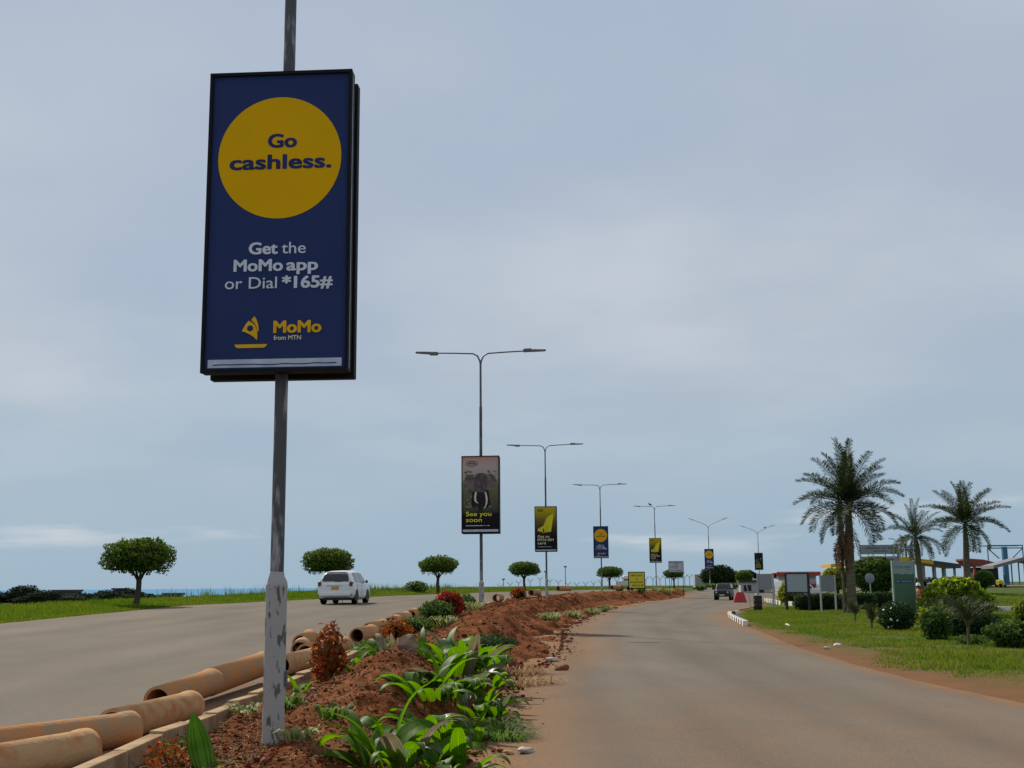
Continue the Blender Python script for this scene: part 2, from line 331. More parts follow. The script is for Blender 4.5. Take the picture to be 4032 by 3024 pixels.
n = 27000; y = np.where(np.arange(n) < 13500, 7.5 + RNG.exponential(9, n), RNG.uniform(16, 90, n)); y = np.where(y > 150, RNG.uniform(8, 60, n), y); w = Wu(y)
u = np.where(RNG.random(n) < .91, RNG.uniform(-1.15, 1, n), 9); u = np.where(u > 5, w + RNG.exponential(.16, n), np.where(u > 0, u * (w + .1), u)); x = Cx(y) + u
sz = np.minimum(.06, .005 + RNG.exponential(.0055, n)) * (1 + y * .022); z = np.maximum(zsv(x, y), zg(x, y) + np.where(u > w - .2, .075, -.3)) + sz * .25; pts = np.stack([x, y, z], 1)
put('clods', np_mesh('clods', *scatter_blobs(pts, sz, RNG)), m_soil2, bed)['kind'] = 'stuff'
# dry leaf litter and chips on the mound
m_litter = M('leaf_litter', (.13, .060, .028), .9, col2=(.30, .18, .095), island=.7)
n = 17000; y = 7.5 + RNG.exponential(8, n); y = np.where(y > 60, RNG.uniform(8, 60, n), y); u = RNG.uniform(-1.5, 1, n) ; u = np.where(u > 0, u * (Wu(y) + .3), u); x = Cx(y) + u
z = zsv(x, y) + .012
def cards(P, L, Wd, N, T, curl=0):       # one small quad (lens-shaped leaf) for each point: tip direction T, normal N
    B = np.cross(N, T); L = L[:, None]; Wd = Wd[:, None]
    V = np.stack([P, P + T * L * .5 + B * Wd * .5 + N * curl * L, P + T * L, P + T * L * .5 - B * Wd * .5 + N * curl * L], 1).reshape(-1, 3)
    return V, np.arange(len(V)).reshape(-1, 4)
def rdir(n, rng, zbias=0, zs_=1):
    v = rng.normal(size=(n, 3)); v[:, 2] = v[:, 2] * zs_ + zbias; return v / np.linalg.norm(v, axis=1, keepdims=True)
T = rdir(n, RNG, 0, .25); N = rdir(n, RNG, 1.6, .5); N = N - (N * T).sum(1, keepdims=True) * T; N /= np.linalg.norm(N, axis=1, keepdims=True)
L_ = RNG.uniform(.015, .055, n)
put('leaf_litter', np_mesh('leaf_litter', *cards(np.stack([x, y, z], 1), L_, L_ * RNG.uniform(.3, .6, n), N, T, .15)), m_litter, bed)['kind'] = 'stuff'

n = 3200; y = 8 + RNG.exponential(9, n); y = np.where(y > 60, RNG.uniform(8, 60, n), y); u = RNG.uniform(-1.1, 1, n); u = np.where(u > 0, u * (Wu(y) + .2), u); x = Cx(y) + u; T = rdir(n, RNG, .15, .2); N = rdir(n, RNG, 1.6, .5); N = N - (N * T).sum(1, keepdims=True) * T; N /= np.linalg.norm(N, axis=1, keepdims=True); L_ = RNG.uniform(.08, .26, n)
put('dry_straw', np_mesh('dry_straw', *cards(np.stack([x, y, zsv(x, y) + .01], 1), L_, L_ * 0 + .007, N, T, .08)), M('dry_straw_blade', (.24, .16, .085), .9, island=.5), bed)['kind'] = 'stuff'

# ------------------------------------------------------------------ kerbs
kerb = bpy.data.objects.new('median_kerb', None); COL.objects.link(kerb); tag(kerb, kind='structure')
kst = MB().box(-.075, .075, -.49, .49, -.3, .17).put('kerb_stone', m_conc, kerb, bevel=.015); first = True
for yk in np.arange(7.5, 62, 1.0):
    o = kst if first else kst.copy()
    if not first: COL.objects.link(o)
    first = False; xk = float(Cx(yk)) - 1.27
    o.location = (xk, yk, float(zg(xk - .1, yk)) + random.uniform(-.02, .03)); o.rotation_euler = (random.uniform(-.02, .02), random.uniform(-.05, .05), -math.atan(float(Cx(yk + .5) - Cx(yk - .5))) + random.uniform(-.02, .02))
m_kw = M('kerb_white_paint', (.72, .70, .66), .7, col2=(.45, .40, .34), thr=(.5, .85), scale=9); m_kb = M('kerb_black_paint', (.035, .033, .032), .7, col2=(.12, .10, .08), thr=(.5, .9), scale=9)
def kerb_line(name, pts, n, h=.22, start=0, w=.18):
    root = bpy.data.objects.new(name, None); COL.objects.link(root); tag(root, kind='structure')
    P = [Vector((*p, 0)) for p in pts]; d = [0]
    for a, b in zip(P, P[1:]): d.append(d[-1] + (b - a).length)
    L = d[-1] / n; meW = meB = None
    for i in range(n):
        q = [Vector((np.interp((i + e) * L, d, [p.x for p in P]), np.interp((i + e) * L, d, [p.y for p in P]), 0)) for e in (0, 1)]
        c = (q[0] + q[1]) / 2; v = q[1] - q[0]; white = (i + start) % 2 == 0
        if (meW if white else meB) is None:
            b = MB().box(-L * .49, L * .49, -w / 2, w / 2, -.15, h); me = b.mesh('kerb_block')
            bb = bmesh.new(); bb.from_mesh(me); bmesh.ops.bevel(bb, geom=bb.edges, offset=.015, segments=1, affect='EDGES'); bb.to_mesh(me); bb.free(); me.materials.append(m_kw if white else m_kb)
            if white: meW = me
            else: meB = me
        put('kerb_block', meW if white else meB, None, root, (c.x, c.y, float(zg(c.x, c.y))), (0, 0, math.atan2(v.y, v.x) + random.uniform(-.01, .01)))
kerb_line('lawn_kerb', [(9.75, 51.5), (10.4, 57), (11.3, 64), (12.2, 69), (12.9, 70.2)], 25, h=.22, w=.22)
kerb_line('shrub_island_kerb', [(24.6, 119), (23.2, 109), (22.2, 102), (21.8, 97), (22.4, 93.5), (24, 91.5), (26.5, 91), (29, 91.5)], 30, h=.32, w=.3)
kerb_line('far_lawn_kerb', [(26.4, 72.6), (29.8, 72.2)], 3, h=.3, w=.25)
kerb_line('junction_island_kerb', [(float(Cx(q)) + o_, q) for q, o_ in ((215, 2.3), (205, 2.2), (195, 2), (188, 1.4), (184, 0), (186, -1.4), (195, -1.9), (210, -2))], 24, h=.3, start=0, w=.3)

# ------------------------------------------------------------------ clay pipes
m_clay = M('fired_clay', (.50, .225, .09), .85, scale=3.5, col2=(.36, .235, .135), thr=(.38, .62), bump=.5, bscale=25, detail=9)
m_clay2 = M('fired_clay_pale', (.46, .285, .15), .85, scale=5, col2=(.42, .17, .07), thr=(.45, .68), bump=.5, bscale=25, detail=9)
def pipe_mesh(L, r, collar=True):
    wl_ = .035; p = [(r - wl_, 0), (r, 0), (r, L - .16)]
    p += [(r + .006, L - .13), (r + .012, L - .05), (r + .010, L), (r - .022, L), (r - .022, L - .1)] if collar else [(r, L), (r - wl_, L)]
    p += [(r - wl_, L - .14 if collar else L), (r - wl_, 0)]
    return MB().lathe(p, 26).mesh('pipe')
PM = {}
def pipe(x0, y0, x1, y1, r=.175, label='', dz=0, mat=None, tilt=0):
    L = math.hypot(x1 - x0, y1 - y0); key = (round(L, 1), r)
    if (key, mat) not in PM: PM[(key, mat)] = pipe_mesh(key[0], r); PM[(key, mat)].materials.append(mat or m_clay)
    xm, ym = (x0 + x1) / 2, (y0 + y1) / 2; z = float(zg(min(xm, float(Cx(ym)) - 1.75), ym)) + .035 + r + dz
    o = put('clay_pipe', PM[(key, mat)], None, None, (x0, y0, z)); o.rotation_mode = 'QUATERNION'
    o.rotation_quaternion = Vector((x1 - x0, y1 - y0, tilt)).to_track_quat('Z', 'Y') @ Matrix.Rotation(random.uniform(0, 6), 3, 'Z').to_quaternion()
    tag(o, label, 'pipe', 'clay pipes lying along the median kerb'); return o
pipe(-4.66, 8.7, -3.76, 10.95, .168, 'short clay pipe end nearest the bottom left corner, in front of another pipe', mat=m_clay2)
pipe(-5.2, 10.0, -3.82, 12.3, .168, 'rusty orange clay pipe running out of the left edge behind the nearest pipe')
pipe(-4.02, 12.35, -3.76, 14.35, .170, 'short clay pipe butted to the orange one, below the long raised pipe', mat=m_clay2)
pipe(-4.22, 14.6, -4.06, 16.5, .172, 'clay pipe with its open grey mouth towards us, start of long raised pair', dz=.01, tilt=.07)
pipe(-4.06, 16.5, -3.88, 19.1, .182, 'long mossy clay pipe ending just left of the nearest lamp post', dz=.045, tilt=.08)
pipe(-3.78, 19.9, -3.62, 22.6, .175, 'clay pipe with dark open mouth just right of the nearest lamp post', mat=m_clay2)
pipe(-3.9, 22.9, -3.6, 26.0, .175, 'clay pipe lying behind the tall orange shrub')
pipe(-4.45, 25.6, -4.7, 28.2, .185, 'ring mouthed clay pipe set back on the road behind the orange shrub', dz=.03)
pipe(-4.25, 24.3, -4.4, 25.5, .175, 'lower clay ring mouth in front of the set back pipe', mat=m_clay2)
pipe(-3.72, 29.0, -3.66, 31.4, .185, 'clay pipe with open dark mouth at the far end of the visible kerb', mat=m_clay2)
pipe(-3.75, 31.6, -3.7, 34.6, .19, 'long rusty clay pipe beyond the open mouthed one at the kerb end')
_y = 34.8; lab = ['third', 'fourth', 'fifth', 'sixth', 'seventh', 'eighth', 'ninth', 'tenth']
for i in range(8):
    L = random.choice((2.4, 2.8, 3.0)); x0 = float(Cx(_y)) - 2.05 + random.uniform(-.12, .12); x1 = float(Cx(_y + L)) - 2.05 + random.uniform(-.1, .1)
    pipe(x0, _y, x1, _y + L, .19, f'clay pipe in the receding row behind the shrubs, {lab[i]} after the kerb end', dz=random.uniform(0, .05), mat=random.choice((m_clay, m_clay2))); _y += L + random.uniform(.02, .15)
pipe(-.95, 66, -.75, 67.6, .22, 'upright looking ring of clay pipe right of the second lamp post', mat=m_clay)
pipe(1.2, 84.5, 1.75, 86, .22, 'pale clay pipe stub beside the third lamp post', dz=.1, mat=m_clay2)
pipe(3.4, 93.5, 4.4, 95.0, .2, 'clay pipe thrown on the far mound between third and fourth lamps', dz=.35, mat=m_clay2)
pipe(10.4, 129, 11.3, 130.2, .24, 'pale clay pipe stub near the yellow direction sign', dz=.2, mat=m_clay2)

# ------------------------------------------------------------------ lamp posts
m_polew = M('pole_white_paint', (.36, .35, .34), .65, scale=6.0, col2=(.11, .105, .10), thr=(.565, .61), bump=.2, detail=8, stretch=(2.4, 2.4, .8))
m_poles = M('pole_weathered_steel', (.075, .075, .08), .55, scale=3.2, col2=(.33, .33, .34), thr=(.53, .66), metal=.2, detail=7, stretch=(3, 3, .8))
m_arm = M('arm_dark_steel', (.10, .11, .13), .5, metal=.3)
m_lamph = M('lamp_housing', (.13, .13, .14), .45, metal=.3); m_lens = M('lamp_lens', (.45, .45, .42), .3)
def lamp(label, loc, rz, vshape=False, n=16, htop=10.6):
    t = thing('street_lamp', label, 'street lamp', loc, rz, 'double arm street lamps along the median')
    b = MB().tube([(0, 0, -.6), (0, 0, .9), (0, 0, 1.62)], [.103, .101, .099], n); b.put('base_section', m_polew, t)
    b = MB().tube([(0, 0, 1.61), (0, 0, 1.64), (.004, 0, 1.68), (-.003, .002, 1.73), (0, 0, 1.79)], [.100, .105, .094, .075, .062], n); b.put('collar', m_polew, t)
    b = MB().tube([(0, 0, 1.75), (0, 0, 5), (0, 0, 8.6)], [.064, .061, .058], n); b.put('pole', m_poles, t)
    b = MB().tube([(0, 0, 8.58), (0, 0, 8.64), (0, 0, htop - .25)], [.060, .046, .042], n); b.put('top_section', m_arm, t)
    b = MB().box(.095, .118, -.03, .03, .72, .86); b.put('hatch_lock', m_arm, t)
    for s in (-1, 1):
        if vshape:
            P = [(0, 0, htop - .3), (s * .12, 0, htop - .05), (s * .45, 0, htop + .22), (s * 1.3, 0, htop + .62), (s * 2.35, 0, htop + 1.02)]; hd = Vector((s * 1, 0, .36)).normalized(); e = Vector(P[-1])
        else:
            P = [(0, 0, htop - .3), (s * .03, 0, htop - .12), (s * .12, 0, htop + .08), (s * .3, 0, htop + .18), (s * 1.0, 0, htop + .215), (s * 1.78, 0, htop + .24)]; hd = Vector((s, 0, .03)).normalized(); e = Vector(P[-1])
        MB().tube(P, [.036, .034, .032, .03, .028, .026], 8).put('arm', m_arm, t) if not vshape else MB().tube(P, [.04, .038, .034, .03, .028], 8).put('arm', m_arm, t)
        ang = math.atan2(hd.z, hd.x); R = Matrix.Translation(e) @ Matrix.Rotation(-ang, 4, 'Y')
        h = MB().prism([(-.05, -.03), (.82, -.035), (.86, 0), (.30, .035), (.28, .075), (.02, .075), (-.05, .04)], -.13, .13)
        h.v = [tuple(R @ Vector(p)) for p in h.v]; ho = h.put('lamp_head', m_lamph, t)
        g = MB().box(.32, .80, -.10, .10, -.045, -.036, R); g.put('lens', m_lens, ho)
    return t
LAMPS = [(-2.24, 11.5), (-1.26, 47.5), (2.23, 82), (8.48, 117), (17.72, 151), (31.0, 192), (44.5, 220)]
LN = ['nearest lamp post, chipped white base, its top cut off by the photo edge', 'second lamp post from us, carrying the elephant board', 'third lamp post, carrying the first yellow and black board',
      'fourth lamp post, straight arms, carrying a small blue board', 'fifth lamp post, straight arms with a bird, behind the yellow direction sign', 'sixth lamp post with raised V arms, behind the dark jeep', 'seventh and farthest lamp post with raised V arms and dark green board']
LY = [rad(-1), rad(-5), rad(-7), rad(-8), rad(-10), rad(-12), rad(-12)]
LZ = [.12, .20, .42, .55, .60, .62, .75]
for i, (x, y) in enumerate(LAMPS):
    lamp(LN[i], (x, y, LZ[i]), LY[i], i > 4, 20 if i < 2 else 10, 10.6 if i < 5 else 10.2)

# ------------------------------------------------------------------ advertising boards
def text_mesh(s, size, bold=0, ext=.0015, align='LEFT'):
    c = bpy.data.curves.new('lettering', 'FONT'); c.body = s; c.size = size; c.offset = bold * size; c.extrude = ext; c.align_x = align; c.resolution_u = 4
    o = bpy.data.objects.new('lettering', c); COL.objects.link(o); bpy.context.view_layer.update()
    dg = bpy.context.evaluated_depsgraph_get(); me = bpy.data.meshes.new_from_object(o.evaluated_get(dg)); COL.objects.unlink(o); bpy.data.objects.remove(o)
    return me
def lettering(s, x, z, width, mat, parent, y, bold=.012, align='LEFT', name='lettering', size=None):
    me = text_mesh(s, 1.0, 0, .004)
    V = np.zeros(len(me.vertices) * 3, np.float32); me.vertices.foreach_get('co', V); V = V.reshape(-1, 3)
    w = V[:, 0].max() - V[:, 0].min(); k = width / w; kz = size if size else k
    N = np.stack([(V[:, 0] - V[:, 0].min()) * k + (x if align == 'LEFT' else x - width / 2), y - V[:, 2] * .25, V[:, 1] * kz + z], 1)
    F = []; lens = set()
    b = max(0, bold) * kz * 1.5; sh = [(0, 0)] + ([(b, 0), (-b, 0), (0, b * .6), (0, -b * .6), (b * .7, b * .5), (-b * .7, -b * .5), (b * .7, -b * .5), (-b * .7, b * .5)] if b > 0 else [])
    polys = [tuple(p.vertices) for p in me.polygons]; VV, FF = [], []
    for q, (dx, dz) in enumerate(sh):
        VV += [(p[0] + dx, p[1] - .0003 * q, p[2] + dz) for p in N.tolist()]; FF += [tuple(i + q * len(N) for i in p) for p in polys]
    m2 = bpy.data.meshes.new(name); m2.from_pydata(VV, [], FF); bpy.data.meshes.remove(me)
    return put(name, m2, mat, parent)
m_case = M('board_case_black', (.010, .010, .012), .65, spec=.12); m_navy = M('print_navy', (.028, .044, .130), .6, var=.06, scale=1.5, spec=.1); m_yel = M('print_yellow', (.72, .39, .004), .6, var=.04, scale=1.5, spec=.1)
m_wht = M('print_white', (.62, .66, .74), .5, var=.05); m_silver = M('print_margin', (.48, .52, .62), .5, var=.12, scale=8); m_ink = M('print_navy_ink', (.028, .040, .13), .5)
m_gold = M('print_gold', (.75, .42, .02), .45); m_black = M('print_black', (.016, .015, .020), .5); m_lemon = M('print_lemon', (.78, .74, .05), .5); m_cream = M('print_cream', (.72, .70, .45), .5)
BW, BH = 1.50, 3.04
def flat(poly, y, mat, name, parent, th=.002):
    return MB().prism(poly, y - th, y).put(name, mat, parent)
def ellipse(cx, cz, rx, rz, n=64): return [(cx + rx * math.cos(2 * math.pi * k / n), cz + rz * math.sin(2 * math.pi * k / n)) for k in range(n)]
def ring(cx, cz, rx, rz, w, y, mat, name, parent, n=40):
    o = ellipse(cx, cz, rx, rz, n); i = ellipse(cx, cz, rx - w, rz - w, n); v = [(a, y, b) for a, b in o + i] + [(a, y + .0015, b) for a, b in o + i]
    f = [(k, (k + 1) % n, n + (k + 1) % n, n + k) for k in range(n)] + [(2 * n + k, 2 * n + (k + 1) % n, 3 * n + (k + 1) % n, 3 * n + k) for k in range(n)] + [(k, (k + 1) % n, 2 * n + (k + 1) % n, 2 * n + k) for k in range(n)]
    return MB().add(v, f).put(name, mat, parent)
def board_base(label, facemat, BW=1.50):
    t = thing('advertising_board', label, 'billboard', group='double sided boards on the lamp posts')
    h = BW / 2
    c = MB().box(-h, h, -.20, -.075, 0, BH).put('front_case', m_case, t, bevel=.012)
    # raised rim round the print
    rim = MB()
    for a in ((-h, -h + .032, 0, BH), (h - .032, h, 0, BH), (-h + .032, h - .032, 0, .032), (-h + .032, h - .032, BH - .032, BH)): rim.box(a[0], a[1], -.235, -.197, a[2], a[3])
    rim.put('rim', m_case, c)
    MB().box(-h, h, .075, .20, -.02, BH - .02).put('rear_case', m_case, t, bevel=.012)
    MB().box(-.10, .10, -.08, .08, .5, .58).put('clamp', m_arm, t); MB().box(-.10, .10, -.08, .08, 2.4, 2.48).put('clamp', m_arm, t)
    e = MB(); e.tube([(h + .004, -.195, .03), (h + .004, -.195, BH - .05)], .004, 6).put('edge_trim', M('trim_grey', (.45, .47, .52), .4, metal=.5), c)
    fc = MB().box(-h + .032, h - .032, -.206, -.199, .032, BH - .032).put('poster', facemat, t)
    return t, fc
def go_cashless(label):
    t, f = board_base(label, m_navy, 1.43); Y = -.2075
    flat(ellipse(0.0, 2.15, .615, .625), Y, m_yel, 'yellow_disc', f)
    Y2 = Y - .003
    L = lambda t_, x, z, w, m, bd, sz, al='LEFT': lettering(t_, x, z, w, m, f, Y2, bd, al, size=sz)
    L('Go', .025, 2.255, .275, m_ink, .030, .195, 'C'); L('cashless.', .01, 2.035, 1.0, m_ink, .030, .205, 'C')
    L('Get', -.275, 1.17, .275, m_wht, .026, .165); L('the', .045, 1.17, .235, m_wht, .004, .165)
    L('MoMo', -.42, 1.00, .475, m_wht, .026, .165); L('app', .10, 1.00, .30, m_wht, .026, .165)
    L('or Dial', -.505, .825, .51, m_wht, .004, .165); L('*165#', .06, .825, .485, m_wht, .028, .165)
    # boat mark: sail, jib, hull
    lg = flat([(-.325, .405), (-.31, .435), (-.285, .48), (-.262, .507), (-.225, .487), (-.195, .455), (-.178, .415), (-.172, .36), (-.176, .315), (-.205, .345), (-.25, .375), (-.29, .395)], Y2, m_gold, 'logo_sail', f)
    flat(ellipse(-.245, .432, .030, .030, 20), Y2 - .003, m_navy, 'logo_eye', lg)
    flat([(-.236, .512), (-.222, .532), (-.207, .552), (-.185, .52), (-.168, .47), (-.160, .41), (-.168, .395), (-.182, .44), (-.205, .485)], Y2, m_gold, 'logo_jib', f)
    flat([(-.395, .275), (-.075, .275), (-.088, .252), (-.105, .240), (-.365, .240), (-.383, .252)], Y2, m_gold, 'logo_hull', f)
    L('MoMo', -.012, .385, .455, m_gold, .030, .165); L('from MTN', -.012, .313, .265, m_cream, .008, .062)
    flat([(-.65, .05), (.65, .05), (.65, .13), (-.65, .13)], Y, m_silver, 'white_margin', f)
    random.seed(3); p = [(-.60 + i * .10, .084 + random.uniform(-.005, .005)) for i in range(13)]
    flat(p + [(a, b - .009) for a, b in p[::-1]], Y - .003, m_ink, 'scribble', f)
    return t
def grad_mat(name, stops):
    m = bpy.data.materials.new(name); m.use_nodes = True; n, l = m.node_tree.nodes, m.node_tree.links; p = n['Principled BSDF']; p.inputs['Roughness'].default_value = .75; p.inputs['Specular IOR Level'].default_value = .06
    t = n.new('ShaderNodeTexCoord'); s = n.new('ShaderNodeSeparateXYZ'); l.new(t.outputs['Object'], s.inputs[0]); mr = n.new('ShaderNodeMapRange'); l.new(s.outputs[2], mr.inputs[0]); mr.inputs[2].default_value = BH
    nz = n.new('ShaderNodeTexNoise'); nz.inputs['Scale'].default_value = 3; l.new(t.outputs['Object'], nz.inputs[0])
    ad = n.new('ShaderNodeMath'); ad.operation = 'MULTIPLY_ADD'; l.new(nz.outputs[0], ad.inputs[0]); ad.inputs[1].default_value = .06; l.new(mr.outputs[0], ad.inputs[2])
    r = n.new('ShaderNodeValToRGB'); l.new(ad.outputs[0], r.inputs[0]); e = r.color_ramp.elements
    e[0].position = stops[0][0]; e[0].color = (*stops[0][1], 1); e[1].position = stops[-1][0]; e[1].color = (*stops[-1][1], 1)
    for q, c in stops[1:-1]: k = e.new(q); k.color = (*c, 1)
    l.new(r.outputs[0], p.inputs['Base Color']); return m
def logo_oval(f, x, z, rx, rz, Y, mat):
    o = ring(x, z, rx, rz, .026, Y, mat, 'logo_oval', f); lettering('MTN', x, z - .045, rx * 1.15, mat, o, Y, .03, 'C', size=rx * .55)
def bars(f, x, z, w, h, Y, mat, n=14):
    random.seed(int(z * 1000) + n); q = MB(); s = w / n
    for i in range(n):
        if random.random() < .12: continue
        q.box(x + i * s, x + i * s + s * random.uniform(.65, .95), Y - .002, Y, z, z + h * random.uniform(.7, 1))
    q.put('small_print', mat, f)
m_sunset = grad_mat('print_savanna', [(.0, (.012, .012, .016)), (.27, (.016, .015, .018)), (.33, (.07, .07, .055)), (.45, (.10, .10, .06)), (.66, (.17, .19, .09)), (.74, (.40, .33, .29)), (.9, (.46, .37, .35)), (1.0, (.50, .28, .24))])
m_ele = M('print_elephant_grey', (.105, .088, .090), .55, var=.45, scale=9); m_ele2 = M('print_elephant_dark', (.028, .024, .027), .55, var=.5, scale=9); m_ele3 = M('print_elephant_ear', (.16, .125, .115), .55, var=.5, scale=7); m_tusk = M('print_ivory', (.62, .57, .50), .5, var=.2, scale=10)
m_bushp = M('print_bush', (.26, .30, .16), .6, scale=14, col2=(.07, .085, .05), thr=(.4, .6)); m_bushr = M('print_bush_red', (.28, .14, .09), .6, scale=14, col2=(.07, .045, .04), thr=(.4, .6))
def elephant_board(label):
    t, f = board_base(label, m_sunset); Y = -.2075
    logo_oval(f, -.33, 2.73, .235, .115, Y, m_black)
    random.seed(5)
    for k in range(46):
        a = random.uniform(-.66, .60); zb = random.uniform(1.02, 1.5); r = random.uniform(.05, .11)
        if abs(a) < .17: continue
        flat([(a + r * random.uniform(.6, 1.2) * math.cos(j * .785), zb + r * .5 * random.uniform(.5, 1.2) * math.sin(j * .785)) for j in range(8)], Y - .0005 * (k % 3), m_bushr if a > .2 and zb > 1.2 else m_bushp, 'bush', f, .001)
    for k in range(16):
        a = random.choice((random.uniform(-.66, -.35), random.uniform(.3, .62))); zb = random.uniform(2.22, 2.42); r = random.uniform(.05, .10)
        flat([(a + r * random.uniform(.6, 1.2) * math.cos(j * .785), zb + r * .6 * random.uniform(.5, 1.2) * math.sin(j * .785)) for j in range(8)], Y - .0005 * (k % 3), m_bushp, 'bush', f, .001)
    A = lambda P, m, n, k: flat(P, Y - .003 - .002 * k, m, n, f, .001)
    A([(-.26, 2.30), (-.45, 2.31), (-.60, 2.20), (-.665, 2.0), (-.62, 1.83), (-.53, 1.70), (-.40, 1.55), (-.30, 1.62), (-.22, 1.9)], m_ele3, 'ear', 1)
    A([(.22, 2.32), (.42, 2.33), (.58, 2.22), (.655, 2.05), (.62, 1.88), (.50, 1.78), (.42, 1.62), (.33, 1.45), (.26, 1.7), (.2, 1.95)], m_ele3, 'ear', 1)
    A([(-.32, 1.62), (.32, 1.7), (.40, 1.1), (.30, 1.0), (.14, 1.05), (-.14, 1.05), (-.30, 1.0), (-.36, 1.15)], m_ele2, 'body', 2)
    A([(-.18, 2.32), (0, 2.36), (.2, 2.33), (.29, 2.1), (.27, 1.85), (.2, 1.66), (.14, 1.45), (-.08, 1.42), (-.2, 1.6), (-.27, 1.86), (-.27, 2.1)], m_ele, 'head', 3)
    A([(-.11, 1.6), (.14, 1.6), (.12, 1.2), (.08, .86), (0, .8), (-.06, .88), (-.10, 1.2)], m_ele2, 'trunk', 4)
    A([(-.21, 1.62), (-.15, 1.62), (-.17, 1.35), (-.15, 1.24), (-.06, 1.17), (-.16, 1.18), (-.24, 1.27), (-.25, 1.4)], m_tusk, 'tusk', 5)
    A([(.17, 1.62), (.23, 1.6), (.29, 1.35), (.27, 1.15), (.20, 1.0), (.10, .93), (.19, 1.06), (.22, 1.25), (.2, 1.45)], m_tusk, 'tusk', 5)
    lettering('See you', -.57, .67, 1.0, m_lemon, f, Y - .002, .008, size=.245); lettering('soon', -.57, .44, .62, m_lemon, f, Y - .002, .008, size=.245)
    bars(f, -.57, .28, .98, .035, Y - .002, m_wht, 24)
    flat([(-.70, .055), (.70, .055), (.70, .145), (-.70, .145)], Y, m_silver, 'white_margin', f)
    return t
m_simbg = grad_mat('print_yellow_to_black', [(.0, (.012, .011, .018)), (.36, (.014, .012, .018)), (.55, (.06, .045, .02)), (.72, (.17, .12, .025)), (.86, (.36, .27, .02)), (1.0, (.50, .40, .02))])
m_card = M('print_card_yellow', (.62, .55, .03), .5, var=.15, scale=1.2); m_card2 = M('print_card_olive', (.42, .37, .04), .5, var=.15, scale=3); m_card3 = M('print_card_pale', (.55, .52, .25), .5, var=.2, scale=6)
def sim_board(label):
    t, f = board_base(label, m_simbg); Y = -.2075
    logo_oval(f, -.35, 2.76, .215, .105, Y, m_black)
    F = lambda P, m, n, k: flat(P, Y - .001 - .002 * k, m, n, f, .001)
    F([(-.28, 1.25), (.36, 1.33), (.56, 2.58), (.05, 2.28), (-.08, 1.95)], m_card, 'card', 1)
    F([(-.08, 1.95), (.05, 2.28), (.14, 2.33), (.0, 1.9), (-.10, 1.74)], m_card2, 'card_fold', 2)
    o = F([(-.02, 1.33), (.0, 1.62), (.06, 1.74), (.13, 1.74), (.16, 1.6), (.12, 1.33), (.09, 1.33), (.12, 1.58), (.10, 1.68), (.07, 1.68), (.03, 1.58), (.02, 1.33)], m_card2, 'card_hook', 2)
    F([(-.44, 1.31), (-.20, 1.36), (-.14, 1.72), (-.30, 1.66)], m_card, 'small_card', 3); F([(-.57, 1.37), (-.40, 1.40), (-.35, 1.62), (-.49, 1.58)], m_card3, 'chip', 4)
    F([(-.22, 1.30), (-.10, 1.33), (-.12, 1.62), (-.17, 1.5)], m_black, 'shadow_print', 3)
    lettering('Get an', -.56, .93, .80, m_cream, f, Y - .002, .010, size=.235); lettering('MTN SIM', -.56, .70, 1.08, m_cream, f, Y - .002, .010, size=.235); lettering('card', -.56, .48, .55, m_cream, f, Y - .002, .010, size=.235)
    bars(f, -.56, .30, .98, .03, Y - .002, m_wht, 22)
    flat([(-.70, .055), (.70, .055), (.70, .125), (-.70, .125)], Y, m_silver, 'white_margin', f)
    return t
m_grn = M('print_dark_green', (.012, .022, .016), .5, scale=3.5, col2=(.10, .15, .11), thr=(.5, .8))
def green_board(label):
    t, f = board_base(label, m_grn); Y = -.2075
    random.seed(9)
    for k in range(9):
        a = random.uniform(-.4, .4); zb = random.uniform(1.2, 2.6); r = random.uniform(.08, .2)
        flat([(a + r * random.uniform(.6, 1.2) * math.cos(j * .785), zb + r * random.uniform(.6, 1.2) * math.sin(j * .785)) for j in range(8)], Y - .0005 * (k % 4), m_bushp if k % 3 else m_black, 'leaf_print', f, .001)
    bars(f, -.5, .85, .8, .09, Y - .002, m_lemon, 9); bars(f, -.5, .62, .95, .10, Y - .002, m_lemon, 9); bars(f, -.5, .42, .9, .06, Y - .002, m_lemon, 12)
    return t
b1 = go_cashless('largest blue board with yellow disc reading Go cashless, on the nearest lamp post')
b2 = elephant_board('board with an elephant photo reading See you soon')
b3 = sim_board('yellow to black board reading Get an MTN SIM card, right of the elephant board'.replace('MTN ', ''))
b4 = copy_tree(b1); b4['label'] = 'mid sized blue board with yellow disc on the fourth lamp post'
b5 = copy_tree(b3); b5['label'] = 'small yellow to black board above the yellow direction sign'
b6 = copy_tree(b1); b6['label'] = 'smallest blue board with yellow disc, above the dark jeep'
b7 = green_board('dark green board on the farthest lamp post')
BZ = [3.78, 3.78, 4.0, 4.3, 4.42, 4.18, 4.2]
for i, b in enumerate((b1, b2, b3, b4, b5, b6, b7)):
    b.location = (LAMPS[i][0] - .02 * (i == 0), LAMPS[i][1], BZ[i]); b.rotation_euler = (0, 0, LY[i] if i else rad(-3.5))

